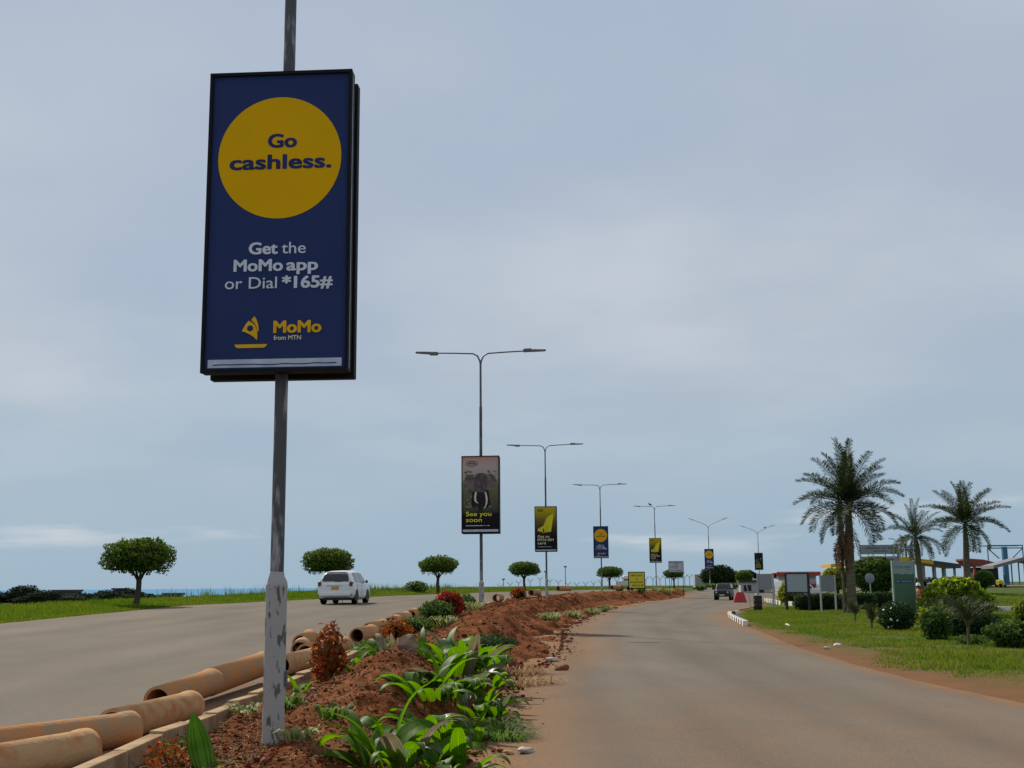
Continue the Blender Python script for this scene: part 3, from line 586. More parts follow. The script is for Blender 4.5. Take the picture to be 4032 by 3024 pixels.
# birds on the arms
m_bird = M('bird_black', (.02, .02, .022), .6)
def bird(label, loc, rz):
    t = thing('bird', label, 'bird', loc, rz)
    MB().tube([(-.30, 0, .10), (-.18, 0, .13), (-.05, 0, .17), (.08, 0, .22), (.16, 0, .30), (.20, 0, .36), (.25, 0, .36), (.32, 0, .34)], [.02, .05, .10, .11, .06, .055, .04, .005], 8).put('body', m_bird, t)
    for s in (-.03, .03): MB().tube([(0, s, .12), (.01, s, 0)], .008, 5).put('leg', m_bird, t)
bird('small dark bird perched on the left arm of the fifth lamp', (LAMPS[4][0] - .5, LAMPS[4][1] + .09, LZ[4] + 10.85), rad(200))
bird('dark bird perched on the right arm of the farthest lamp', (LAMPS[6][0] + 1.3, LAMPS[6][1] - .28, LZ[6] + 10.85), rad(10))

# ------------------------------------------------------------------ foliage builders
m_bark = M('bark', (.085, .065, .048), .9, scale=8, var=.35, bump=.5)
m_ficus = M('ficus_leaf', (.062, .108, .015), .55, var=.25, scale=3, trans=.4, island=.55)
m_ficus_dark = M('ficus_leaf_dark', (.022, .045, .012), .55, var=.25, scale=3, trans=.3, island=.45)
m_ylw = M('yellow_green_leaf', (.16, .205, .024), .5, var=.25, scale=3, trans=.4, island=.4)
m_mid = M('mid_green_leaf', (.055, .105, .022), .5, var=.25, scale=3, trans=.4, island=.4)
m_dark = M('dark_green_leaf', (.022, .046, .014), .5, var=.3, scale=3, trans=.3, island=.45)
m_fargreen = M('far_tree_leaf', (.022, .036, .022), .95, var=.3, scale=.3, island=.4)
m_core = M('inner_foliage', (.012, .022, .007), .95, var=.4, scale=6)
def leafcloud(P, Nrm, size, rng, asp=.5, jitter=.8):
    n = len(P); N = Nrm + rng.normal(size=(n, 3)) * jitter; N /= np.linalg.norm(N, axis=1, keepdims=True)
    T = rng.normal(size=(n, 3)); T[:, 2] -= .3; T -= (T * N).sum(1, keepdims=True) * N; T /= np.linalg.norm(T, axis=1, keepdims=True)
    L = size * rng.uniform(.6, 1.3, n); return cards(P - T * L[:, None] * .5, L, L * asp * rng.uniform(.8, 1.2, n), N, T, .06)
def ellip_shell(n, ax, rng, lump=.16, inner=.45, flat_bottom=None, freq=2.2, seed=0, square=2.0):
    d = rdir(n, rng)
    k = (np.abs(d) ** square).sum(1) ** (-1 / square)
    lon = np.arctan2(d[:, 1], d[:, 0]); l = fbm(lon * freq + 10, d[:, 2] * freq * 1.5 + 5, 3, seed) * 2 * lump + rng.normal(size=n) * .03
    r = k * (1 + l) * (1 - (1 - inner) * rng.random(n) ** 3); P = d * r[:, None] * np.array(ax)
    if flat_bottom is not None: P[:, 2] = np.where(P[:, 2] < -flat_bottom, -flat_bottom + (P[:, 2] + flat_bottom) * .25, P[:, 2])
    return P, d
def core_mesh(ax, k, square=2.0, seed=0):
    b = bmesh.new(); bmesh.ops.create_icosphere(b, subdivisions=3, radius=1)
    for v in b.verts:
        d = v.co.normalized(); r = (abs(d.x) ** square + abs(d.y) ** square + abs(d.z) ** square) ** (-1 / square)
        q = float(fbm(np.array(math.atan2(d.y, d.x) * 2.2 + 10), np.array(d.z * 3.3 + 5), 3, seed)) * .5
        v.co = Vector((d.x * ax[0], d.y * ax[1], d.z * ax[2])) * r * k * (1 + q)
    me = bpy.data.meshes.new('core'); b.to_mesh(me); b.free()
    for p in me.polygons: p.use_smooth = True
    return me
_TR = 0
def clipped_tree(seed, ax=(1.76, 1.76, .86), h=2.72, nl=9000):
    rng = np.random.default_rng(seed); t = thing('clipped_tree', 'x', 'tree', group='clipped umbrella trees on the verge')
    P, d = ellip_shell(nl, ax, rng, .32, .5, ax[2] * .72, seed=seed, square=2.7); sp = rng.integers(0, 60, 260)
    A = rng.uniform(0, 6.28, 14); R_ = rng.uniform(.2, .95, 14)
    for a, r in zip(A, R_):      # stray shoots on top
        m = 26; tt_ = rng.random(m); Q = np.stack([ax[0] * r * math.cos(a) + rng.normal(size=m) * .07, ax[1] * r * math.sin(a) + rng.normal(size=m) * .07, ax[2] * (.85 - .3 * r * r) + tt_ * rng.uniform(.15, .5)], 1); P = np.concatenate([P, Q]); d = np.concatenate([d, rdir(m, rng)])
    A = rng.uniform(0, 6.28, 26)
    for a in A:      # hanging sprays below
        m = 16; tt_ = rng.random(m); r = rng.uniform(.4, .95); Q = np.stack([ax[0] * r * math.cos(a) + rng.normal(size=m) * .08, ax[1] * r * math.sin(a) + rng.normal(size=m) * .08, -ax[2] * .7 - tt_ * rng.uniform(.1, .42)], 1); P = np.concatenate([P, Q]); d = np.concatenate([d, rdir(m, rng)])
    V, F = leafcloud(P, d, .17, rng); V[:, 2] += h
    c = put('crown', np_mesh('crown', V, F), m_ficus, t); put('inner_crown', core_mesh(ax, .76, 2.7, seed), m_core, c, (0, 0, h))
    b = MB(); lean = rng.uniform(-.12, .12); b.tube([(0, 0, -.5), (.0, 0, .3), (lean, .02, .9), (lean * 1.2, 0, 1.45)], [.21, .18, .15, .15], 9)
    for k in range(5):
        a = k * 1.256 + rng.uniform(-.3, .3); r = rng.uniform(.5, 1.0); b.tube([(lean * 1.2, 0, 1.35), (lean + .35 * r * math.cos(a), .35 * r * math.sin(a), 1.85), (lean + 1.1 * r * math.cos(a), 1.1 * r * math.sin(a), h - .25)], [.085, .065, .04], 6)
    b.put('trunk', m_bark, t); return t
TREES = [(-19.2, 62, 'round clipped tree standing alone near the left edge of the photo'), (-14.0, 92, 'clipped tree whose crown rises behind the white car'), (-7.45, 120, 'clipped tree left of the second lamp post, with a bush at its foot'),
         (1.42, 157, 'clipped tree between the second and third lamp posts'), (15.0, 190, 'flat clipped tree behind the fourth lamp post'), (29.65, 225, 'small clipped tree behind the white arrow sign')]
protos = [clipped_tree(21), clipped_tree(22, (1.8, 1.8, .86), 2.75), clipped_tree(23, (1.85, 1.8, .80), 2.8)]
for i, (x, y, lb) in enumerate(TREES):
    o = protos[i] if i < 3 else copy_tree(protos[i - 3]); o['label'] = lb; zt = [.86, 1.05, 1.2, 1.25, 1.2, 1.15][i]
    o.location = (x, y, zt - .1); o.rotation_euler = (0, 0, [0, .5, 1.5, 2.2, 3.6, 4.4][i]); s = [.9, .95, .98, 1, 1, .95][i]; o.scale = (s, s, [.95, .98, .96, .98, .92, .92][i])
# bush at the foot of the third tree, and low scrub
def shrub(name, label, loc, ax, mat, n=1500, size=.13, seed=1, cat='shrub', group=None, square=2.0, core=.72, stems=True, asp=.5, lump=.2, jitter=.8, corem=None, rz=0, blobs=None):
    rng = np.random.default_rng(seed); t = thing(name, label, cat, loc, rz, group)
    P, d = ellip_shell(n, ax, rng, lump, .5, None, seed=seed, square=square); P[:, 2] += ax[2] * .92; P[:, 2] = np.maximum(P[:, 2], .01 + rng.random(len(P)) * .05)
    for q, (bx, by, bz, bs) in enumerate(blobs or ()):
        P2, d2 = ellip_shell(int(n * bs * bs), [a_ * bs for a_ in ax], rng, lump, .5, None, seed=seed + q + 1, square=square); P2 = P2 + np.array([bx * ax[0], by * ax[1], ax[2] * .92 + bz * ax[2]]); P = np.concatenate([P, P2]); d = np.concatenate([d, d2])
    c = put('foliage', np_mesh('foliage', *leafcloud(P, d, size, rng, asp, jitter)), mat, t)
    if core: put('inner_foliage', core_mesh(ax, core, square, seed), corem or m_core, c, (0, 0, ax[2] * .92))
    if stems:
        b = MB()
        for k in range(5): a = k * 1.256 + rng.uniform(-.4, .4); b.tube([(0, 0, -.15), (ax[0] * .3 * math.cos(a), ax[1] * .3 * math.sin(a), ax[2] * .5), (ax[0] * .6 * math.cos(a), ax[1] * .6 * math.sin(a), ax[2] * 1.2)], [.03 * ax[2] + .008, .02 * ax[2] + .006, .006], 5)
        b.put('stems', m_bark, t)
    return t
shrub('verge_bush', 'loose green bush at the foot of the clipped tree left of the second lamp', (-9.6, 119.4, 1.1), (1.2, .9, .6), m_mid, 1200, .2, 31, core=.5)

# palms
m_palmtrunk = M('palm_trunk', (.17, .145, .10), .9, scale=3, col2=(.085, .075, .05), thr=(.35, .65), bump=.4, bscale=10, stretch=(1, 1, 5))
m_palm = M('palm_leaflet', (.034, .052, .016), .6, var=.2, scale=.6, trans=.2, island=.3, spec=.2); m_rach = M('palm_rachis', (.075, .085, .035), .7); m_dead = M('dead_frond', (.17, .10, .06), .9, var=.3, scale=4)
def frond_mesh(L, a0, droop, rng, nleaf=46, ll=.62, w=.035, curl=0):
    ns = 14; P = []; p = np.zeros(3); ang = a0; 
    for i in range(ns + 1):
        P.append(p.copy()); st = L / ns; p = p + np.array([math.cos(ang), curl * (i / ns) ** 2, math.sin(ang)]) * st; ang -= droop / ns * (.5 + 1.2 * i / ns)
    P = np.array(P); s = np.linspace(0, 1, ns + 1)
    b = MB().tube([tuple(q) for q in P], [.035 * (1 - .85 * q) + .004 for q in s], 5)
    V, F = [], []
    for sd in (-1, 1):
        for k in range(nleaf):
            f = .12 + .88 * (k + rng.random() * .6) / nleaf; c = np.array([np.interp(f, s, P[:, j]) for j in range(3)]); i = min(int(f * ns), ns - 1); T = P[i + 1] - P[i]; T /= np.linalg.norm(T)
            side = np.array([0, sd, 0]); up = np.cross(T, side) * sd; up = up if up[2] > 0 else -up
            lift = rng.choice((.75, .45, .1)) + rng.normal() * .12
            d = side * .85 + T * rng.uniform(.35, .7) + up * lift; d /= np.linalg.norm(d); l = ll * math.sin(math.pi * (.12 + .8 * f) ** .85) ** .7 * rng.uniform(.8, 1.15)
            mid = c + d * l * .55; tip = c + d * l + np.array([0, 0, -l * rng.uniform(.02, .22)]); n_ = np.cross(d, T); n_ /= np.linalg.norm(n_) + 1e-6; q = np.cross(n_, d) * w * .5
            m = len(V); V += [c, mid + q, tip, mid - q]; F.append((m, m + 1, m + 2, m + 3))
    return b.mesh('rachis'), np_mesh('leaflets', np.array(V), np.array(F))
def palm(label, loc, trunk, crown_h, L, spec, seed, ll=.62, rt=(.27, .19), group='feather palms on the right', nleaf=46, w=.035, shaft=True):
    rng = np.random.default_rng(seed); t = thing('palm_tree', label, 'palm tree', loc, 0, group)
    n = 18; b = MB(); b.tube([(x, y, z) for x, y, z, r in trunk], [r for *_, r in trunk], 14); b.put('trunk', m_palmtrunk, t)
    top = trunk[-1][:3]
    for elev, droop, cnt, ls, off in spec:
        variants = [frond_mesh(L * ls * rng.uniform(.92, 1.06), elev + rng.uniform(-.12, .12), droop * rng.uniform(.85, 1.15), rng, nleaf, ll, w, rng.uniform(-.25, .25)) for _ in range(2)]
        for k in range(cnt):
            r, l = variants[k % 2]; a = off + 2 * math.pi * k / cnt + rng.uniform(-.22, .22)
            o = put('frond', r, m_rach, t, (top[0], top[1], top[2] - .1 + rng.uniform(-.12, .12)), (0, rng.uniform(-.1, .1), a)); put('leaflets', l, m_palm, o)
    return t
pz = float(zg(19.6, 71))
big = palm('tallest palm with two trunks and a ragged brown skirt', (19.65, 71, pz - .05), [(0, 0, -.3, .40), (.02, 0, .3, .33), (.03, 0, 1.2, .27), (.05, 0, 2.6, .255), (.06, 0, 4.0, .24), (.10, 0, 5.0, .22), (.12, 0, 5.9, .16), (.13, 0, 6.4, .07)], 6, 3.8,
     [(1.45, .4, 4, 1.0, .4), (1.2, .6, 7, .98, .1), (.85, .85, 8, .90, .5), (.45, 1.05, 8, .86, .2), (.0, 1.2, 7, .80, .6), (-.55, .8, 5, .72, .3)], 41, .74, nleaf=110, w=.036)
# second trunk with lower crown, part of the same clump
b = MB(); b.tube([(-.34, .2, -.3), (-.33, .2, 1.2), (-.35, .2, 2.6), (-.30, .2, 4.2), (-.24, .2, 4.9)], [.14, .11, .09, .09, .07], 10); b.put('second_trunk', m_palmtrunk, big)
rng = np.random.default_rng(43)
for k in range(13):
    r, l = frond_mesh(rng.uniform(1.5, 2.3), rng.uniform(-1.25, -.9), .55, rng, 34, .32, .05, rng.uniform(-.2, .2)); o = put('dead_frond', r, m_dead, big, (-.2 + rng.uniform(-.2, .3), rng.uniform(-.15, .1), rng.uniform(4.2, 5.4)), (0, 0, rng.uniform(2.6, 5.6))); put('leaflets', l, m_dead, o)
for k in range(7):
    x0 = -.34 + .07 * k; z0 = rng.uniform(4.3, 5.0); b = MB().tube([(x0, -.10, z0), (x0 - .03, -.24, z0 - .6), (x0 - .02, -.24, z0 - rng.uniform(1.2, 2.0))], [.05, .07, .015], 5); b.put('dead_sheath', m_dead, big)
palm('slender middle palm with thin drooping fronds', (36.8, 110, float(zg(36.8, 110)) - .05), [(0, 0, -.3, .34), (.02, 0, .4, .27), (-.05, 0, 2.2, .25), (-.12, 0, 3.6, .26), (-.2, 0, 4.6, .2), (-.22, 0, 5.1, .07)], 5, 3.4,
     [(1.5, .3, 3, 1.0, .2), (1.05, .7, 6, .98, .5), (.55, 1.1, 7, .92, .1), (0, 1.4, 7, .9, .4), (-.6, 1.0, 5, .85, .3)], 47, .50, nleaf=84, w=.034)
palm('rightmost tall palm with a smooth bare trunk', (34.75, 93, float(zg(34.7, 93)) - .1), [(-.1, 0, -.3, .34), (-.1, 0, .5, .28), (-.05, 0, 2.2, .26), (.0, 0, 3.8, .23), (.03, 0, 5.0, .18), (.05, 0, 5.6, .14), (.06, 0, 6.0, .07)], 5, 3.9,
     [(1.5, .35, 3, .92, .8), (1.15, .55, 6, .95, .25), (.7, .85, 8, .9, .55), (.25, 1.1, 8, .85, .1), (-.4, 1.0, 5, .72, .9)], 53, .70, nleaf=105, w=.036)
palm('small distant palm between the big grey sign and the slender palm', (64.8, 200, float(zg(64.8, 200))), [(0, 0, -.3, .2), (0, 0, 3, .16), (0, 0, 5.6, .15), (0, 0, 6.0, .08)], 5, 2.7,
     [(1.3, .8, 5, 1, .2), (.6, 1.1, 6, 1, .5), (0, 1.3, 6, 1, .1), (-.5, .9, 4, .8, .6)], 59, .6, nleaf=30, w=.06)

# ------------------------------------------------------------------ broad pleated-leaf plants on the mound
m_broad = M('pleated_leaf', (.068, .168, .013), .55, var=.3, scale=3.5, trans=.52, spec=.25)
m_broad2 = M('pleated_leaf_pale', (.085, .125, .055), .40, var=.25, scale=3, trans=.35, spec=.5); m_broad3 = M('pleated_leaf_dry', (.17, .15, .09), .7, var=.3, scale=5, trans=.3)
def leaf_blade(L, Wd, a0, bend, seed, fold=.35, twist=0, nc=14, rip=.085):
    rng = random.Random(seed); ns = 16; V = []; p = Vector((0, 0, 0)); ang = a0
    for i in range(ns + 1):
        s = i / ns; w = Wd * (.06 if s < .03 else (math.sin(math.pi * min(1, (s * .93 + .07)) ** .8) ** .85)) * (1 if s < .85 else 1)
        if i == ns: w = .003
        tdir = Vector((math.cos(ang), 0, math.sin(ang))); nrm = Vector((-math.sin(ang), 0, math.cos(ang))); tw = twist * s
        sd = Vector((0, 1, 0)) * math.cos(tw) + nrm * math.sin(tw); nr = nrm * math.cos(tw) - Vector((0, 1, 0)) * math.sin(tw)
        for k in range(nc + 1):
            q = 2 * k / nc - 1; ripple = (.5 - (k % 2)) * rip * w + rng.uniform(-.01, .01) * w
            V.append(p + sd * (q * w * .5) + nr * (abs(q) * w * .5 * fold * (1 - s * .6) + ripple))
        p = p + tdir * (L / ns); ang -= bend * (.25 + 1.6 * s) / ns
    F = [(i * (nc + 1) + k, i * (nc + 1) + k + 1, (i + 1) * (nc + 1) + k + 1, (i + 1) * (nc + 1) + k) for i in range(ns) for k in range(nc)]
    me = np_mesh('leaf', np.array([v[:] for v in V]), np.array(F)); at = me.attributes.new('rib_light', 'FLOAT', 'POINT')
    at.data.foreach_set('value', np.array([(k % 2) * .8 + (.6 if k == nc // 2 else 0) + .25 * (i / ns) for i in range(ns + 1) for k in range(nc + 1)], np.float32)); return me  # light on pleat ridges and towards the tip painted as tone, plus a paler midrib
def add_rib_light(m):  # multiplies the leaf colour by the painted pleat light
    n, l = m.node_tree.nodes, m.node_tree.links; p = n['Principled BSDF']; src = p.inputs['Base Color'].links[0].from_socket; dst = [k.to_socket for k in src.links]
    at = n.new('ShaderNodeAttribute'); at.attribute_name = 'rib_light'; a = n.new('ShaderNodeMath'); a.operation = 'MULTIPLY_ADD'; l.new(at.outputs['Fac'], a.inputs[0]); a.inputs[1].default_value = .75; a.inputs[2].default_value = .6
    h = n.new('ShaderNodeHueSaturation'); l.new(a.outputs[0], h.inputs['Value']); l.new(src, h.inputs['Color'])
    for d in dst: l.new(h.outputs[0], d)
for _m in (m_broad, m_broad2, m_broad3): add_rib_light(_m)
BL = [leaf_blade(.62, .11, 1.25, 1.5, 1), leaf_blade(.55, .13, 1.05, 2.0, 2, .3, .3), leaf_blade(.70, .10, 1.35, 1.2, 3, .4, -.4), leaf_blade(.48, .15, 1.2, 2.3, 4, .2, .2), leaf_blade(.60, .12, .8, 1.4, 5, .3, -.2), leaf_blade(.45, .09, .5, 1.2, 6, .4, .6), leaf_blade(.62, .13, 1.4, 2.9, 7, .3, .5), leaf_blade(.55, .14, 1.15, 2.7, 8, .25, -.5)]
BLM = {}
def bl(i, m):
    if (i, m.name) not in BLM:
        k = BL[i].copy(); k.materials.append(m); BLM[(i, m.name)] = k
    return BLM[(i, m.name)]
def broad_plant(label, x, y, n, sc, seed, spread=.22, vis=None):
    x -= .16; rng = random.Random(seed); z = zs(x, y); t = thing('broad_leaf_plant', label, 'plant', (x, y, z - .03), rng.uniform(0, 6), 'broad pleated leaf plants on the median')
    n = int(n * 1.45)
    for k in range(n):
        a = 2.4 * k + rng.uniform(-.4, .4); r = 1.25 * spread * math.sqrt(rng.random()); m = m_broad if rng.random() < .80 else (m_broad2 if rng.random() < .7 else m_broad3)
        s = sc * 1.04 * rng.uniform(.7, 1.15); ci = rng.choice((0, 1, 1, 2, 3, 4, 5, 6, 6, 7, 7))
        o = put('leaf', bl(ci, m), None, t, (r * math.cos(a + 1), r * math.sin(a + 1), 0), (rng.uniform(-.25, .25), rng.uniform(-.2, .35), a)); o.scale = (s, s * rng.uniform(1.05, 1.55), s)
        if k % 2 == 0: MB().tube([(0, 0, -.1), (.0, 0, .02)], .008, 5).put('stalk', m_broad, t, (r * math.cos(a + 1), r * math.sin(a + 1), 0))
    return t
BP = [('broad leaved plant with tall upright leaves at the bottom centre edge', -.95, 10.75, 18, 1.0, 1, .25), ('broad leaved plant second from the bottom edge, leaves arching to the road', -.62, 11.7, 16, 1.0, 2, .25), ('low broad leaved plant at the bottom, nearest the right road', -.38, 10.9, 14, .9, 3, .22),
      ('broad leaved plant with one drooping grey leaf beside the bottom group', -.78, 12.9, 12, .95, 4, .2),
      ('densest broad leaved plant in the middle of the mound', -.75, 15.0, 22, 1.05, 5, .35), ('broad leaved plant on the road side of the densest one', -.40, 15.9, 20, 1.0, 6, .35), ('broad leaved plant behind the densest one, leaves pointing left', -.85, 17.2, 18, 1.1, 7, .35), ('topmost broad leaved plant with long arching leaves on the mound', -.70, 19.4, 18, 1.25, 8, .4),
      ('broad leaved plant just right of the orange shrub', -2.3, 18.9, 12, 1.0, 9, .25), ('small broad leaved plant left of the orange shrub foot', -2.75, 16.3, 9, .75, 10, .2), ('small broad leaved plant between orange shrub and mound top', -2.0, 20.6, 10, .95, 11, .25)]
BP += [('small broad leaved plant before the dry grass heap', -.55, 20.9, 12, .85, 25, .3), ('small broad leaved plant beside the dark ground cover', -.65, 22.4, 12, .85, 26, .3), ('bright broad leaved plant squeezed between the lowest clumps', -.82, 12.25, 14, 1.0, 21, .25), ('broad leaved plant leaning over the road edge above the lowest clumps', -.52, 13.6, 15, .95, 22, .25), ('broad leaved plant filling the gap below the densest clump', -.95, 14.0, 14, 1.0, 23, .28), ('broad leaved plant at the back right of the densest clump', -.45, 18.0, 16, 1.05, 24, .3)]
for b in BP: broad_plant(*b)
# the single big leaf left of the nearest pole
t = thing('broad_leaf_plant', 'single large ribbed dark leaf standing left of the nearest lamp post', 'plant', (-2.66, 10.75, zs(-2.66, 10.75) - .05), 0, 'broad pleated leaf plants on the median')
m_broadd = M('pleated_leaf_dark', (.028, .085, .014), .36, var=.3, scale=5, trans=.3, spec=.5)
add_rib_light(m_broadd); lm = leaf_blade(.60, .21, 1.70, .7, 12, .55, .35, 12, .22); put('leaf', lm, m_broadd, t, (0, 0, 0), (0, .0, rad(-75))).rotation_euler = (.22, .1, rad(-78))
for k, (s, a) in enumerate(((.5, .3), (.6, 1.7), (.45, 3.0), (.55, 4.4))): o = put('leaf', bl(k, m_broad), None, t, (.12, .1, 0), (0, .2, a)); o.scale = (s, s, s)

# shrubs on the median
m_org = M('orange_leaf', (.30, .085, .018), .55, var=.3, scale=4, col2=(.13, .07, .022), trans=.35, island=.45); m_red = M('red_leaf', (.23, .048, .020), .55, var=.3, scale=4, trans=.35, island=.45)
m_brush = M('dry_brush', (.15, .11, .055), .9, island=.4)
shrub('croton_shrub', 'tall rust orange shrub left of the mound', (-2.62, 17.4, zs(-2.62, 17.4) - .03), (.23, .22, .42), m_org, 900, .10, 61, lump=.38, asp=.42, core=.5, corem=m_brush)
shrub('croton_shrub', 'low orange red tipped shrub at the bottom left beside the big leaf', (-3.02, 10.9, zs(-3.02, 10.9) - .03), (.22, .2, .15), m_org, 240, .06, 62, lump=.3, asp=.4, core=0)
shrub('red_shrub', 'bright red leaved shrub in front of the second lamp post', (-2.35, 44.5, zs(-2.35, 44.5)), (.5, .5, .46), m_red, 1000, .16, 63, lump=.3)
shrub('red_shrub', 'small reddish shrub near the kerb end', (-2.75, 28.5, zs(-2.75, 28.5)), (.35, .35, .3), m_org, 420, .11, 64, lump=.3, core=.5)
shrub('green_shrub', 'dark green rounded shrub left of the bright red shrub', (-2.35, 37, zs(-2.35, 37)), (.5, .6, .36), m_mid, 1500, .12, 65, lump=.25)
shrub('green_shrub', 'pale green spreading shrub left of the dark rounded one', (-2.6, 32.5, zs(-2.6, 32.5)), (.5, .7, .25), m_mid, 1300, .09, 66, lump=.3)
shrub('green_shrub', 'green shrub between the bright red shrub and the second lamp post', (-1.85, 47.6, zs(-1.85, 47.6)), (.4, .5, .42), m_mid, 700, .14, 67, lump=.3)
shrub('ground_cover', 'small leaved ground cover where the mound meets the dry grass heap', (-.62, 22.8, zs(-.62, 22.8)), (.55, .9, .17), m_mid, 1500, .06, 68, lump=.3)
shrub('ground_cover', 'small leaved ground cover behind the topmost broad plant', (-.55, 26.0, zs(-.55, 26)), (.6, 1.1, .2), m_dark, 1500, .07, 69, lump=.3)
shrub('ground_cover', 'patchy low weeds between kerb end and mound', (-2.75, 25, zs(-2.75, 25)), (.45, 1.3, .14), m_mid, 1100, .07, 70, lump=.4, core=0)
shrub('ground_cover', 'patchy low weeds beside the kerb at bottom left', (-3.3, 12.2, zs(-3.3, 12.2)), (.2, .8, .07), m_mid, 420, .05, 71, lump=.4, core=0, stems=False)
shrub('orange_shrub', 'small orange shrub on the far mound left of the third lamp', (.3, 74, zs(.3, 74)), (.5, .5, .4), m_org, 260, .2, 72)
# grass tufts
def tuft(name, label, x, y, n, h, mat, seed, spread=.25, w=.014, flop=.8, group=None, cat='plant', z=None, kids=None):
    rng = np.random.default_rng(seed); V, F = [], []
    for k in range(n):
        a = rng.uniform(0, 6.28); r = spread * rng.random() ** .6; c = np.array([r * math.cos(a), r * math.sin(a), 0]); a2 = a + rng.normal() * .5; l = h * rng.uniform(.6, 1.2); fl = flop * rng.uniform(.3, 1.2); d = np.array([math.cos(a2), math.sin(a2), 0]); s = np.array([-d[1], d[0], 0]) * w * rng.uniform(.7, 1.4)
        q = [c, c + d * fl * l * .25 + np.array([0, 0, l * .5]), c + d * fl * l * .6 + np.array([0, 0, l * .82]), c + d * fl * l * 1.05 + np.array([0, 0, l * (.95 - .35 * fl)])]
        m = len(V); V += [q[0] - s * .6, q[0] + s * .6, q[1] - s, q[1] + s, q[2] - s * .8, q[2] + s * .8, q[3], q[3] + s * .05]
        F += [(m, m + 1, m + 3, m + 2), (m + 2, m + 3, m + 5, m + 4), (m + 4, m + 5, m + 7, m + 6)]
    o = put(name, np_mesh(name, np.array(V), np.array(F)), mat, None, (x, y, (zs(x, y) if z is None else z) - .02)); return tag(o, label, cat, group)
m_gb = M('grass_blade', (.065, .125, .020), .6, var=.25, scale=.8, trans=.4, island=.35); m_var = M('variegated_blade', (.20, .23, .09), .6, var=.25, scale=2, trans=.35, island=.35); m_dryb = M('dry_blade', (.26, .17, .09), .9, var=.3, scale=2, trans=.2, island=.4)
tuft('grass_clump', 'fine dense grass clump by the road right of the broad plants', -.15, 13.9, 420, .26, m_gb, 81, .26, .007, 1.2)
tuft('grass_clump', 'second fine grass clump behind the one by the road', -.22, 14.8, 300, .24, m_gb, 82, .25, .008, 1.2)
tuft('dry_grass_heap', 'heap of dry brown grass and roots on the road edge', .12, 21.3, 420, .28, m_dryb, 83, .5, .008, 1.6)
tuft('dry_grass_heap', 'second heap of dry roots beyond the first one', .05, 23.6, 260, .26, m_dryb, 84, .5, .009, 1.6)
TL_ = ['nearest pale spiky tuft on the road side of the mound', 'second pale spiky tuft on the road side of the mound', 'third pale spiky tuft along the mound foot', 'fourth pale spiky tuft along the mound foot', 'fifth and farthest of the pale tufts along the mound foot', 'pale tuft beside the foot of the second lamp post', 'pale tuft in front of the bright red shrub', 'short green tuft by the kerb end', 'short green tuft behind the nearest lamp post', 'small green tuft right of the nearest lamp post', 'tiny weed tuft at the foot of the nearest lamp post', 'short pale tuft by the kerb left of the nearest lamp post', 'dark green tuft below the yellow direction sign', 'second dark green tuft right below the yellow direction sign', 'pale tuft at the foot of the fifth lamp post', 'pale tuft at the median tip right of the fifth lamp post']
for k, (x, y, n, h, m) in enumerate(((1.55, 51, 130, .5, m_var), (3.0, 61, 110, .5, m_var), (4.6, 70, 90, .5, m_var), (5.5, 76, 90, .45, m_var), (6.2, 82, 80, .5, m_var), (-1.5, 46.0, 90, .4, m_var), (-2.0, 36, 80, .35, m_var), (-3.0, 27, 60, .25, m_gb), (-2.6, 14, 60, .2, m_gb), (-1.85, 12.6, 40, .18, m_gb), (-1.95, 11.2, 50, .14, m_var), (-3.15, 14.5, 60, .16, m_var), (11.5, 132, 90, .8, m_mid), (14.0, 134, 80, .8, m_mid), (17.2, 147, 80, .7, m_var), (19, 150, 80, .8, m_var))):
    tuft('grass_tuft', TL_[k], x, y, n, h, m, 90 + k, .12 + h * .35, .012 + h * .025, 1.0, 'pale grass tufts along the median')

# stones, slab and stick by the mound
m_rock = M('stone', (.25, .17, .12), .9, var=.3, scale=8, bump=.4); m_rockp = M('stone_pale', (.42, .36, .28), .9, var=.25, scale=8, bump=.4)
def rock(name, label, x, y, s, mat, seed, z=None, group=None):
    rr = random.Random(seed); b = bmesh.new(); bmesh.ops.create_icosphere(b, subdivisions=2, radius=1)
    for v in b.verts: v.co = Vector((v.co.x * s[0], v.co.y * s[1], v.co.z * s[2])) * rr.uniform(.8, 1.12)
    me = bpy.data.meshes.new(name); b.to_mesh(me); b.free(); zz_ = max(zs(x, y), float(zg(x, y)) + .07) if z is None else z
    return tag(put(name, me, mat, None, (x, y, zz_ + s[2] * .4), (rr.uniform(-.3, .3), rr.uniform(-.3, .3), rr.uniform(0, 6))), label, 'stone', group)
rock('stone', 'pale flat broken slab on the road beside the lowest broad plants', .12, 12.75, (.17, .08, .035), m_rockp, 1)
rock('stone', 'small orange brick chip left of the pale slab', -.06, 12.6, (.06, .04, .025), m_clay, 2); rock('stone', 'brown boulder half buried in the middle of the mound', -1.45, 16.6, (.15, .13, .17), m_rock, 3)
rock('stone', 'dark lump of earth on the road past the dry grass heap', .75, 30.5, (.16, .13, .09), m_soil, 4); rock('stone', 'dark lump of earth lying nearest the dry grass heap', .95, 24.6, (.2, .12, .07), m_soil, 5)
for k in range(26):
    y = RNG.uniform(24, 120); x = float(Cx(y) + Wu(y)) + RNG.uniform(-.35, .5); s = RNG.uniform(.05, .14); rock('stone', 'loose stone along the foot of the far mound', x, y, (s * 1.4, s, s * .6), (m_rock, m_rockp, m_soil2)[k % 3], 20 + k, group='loose stones at the mound foot')
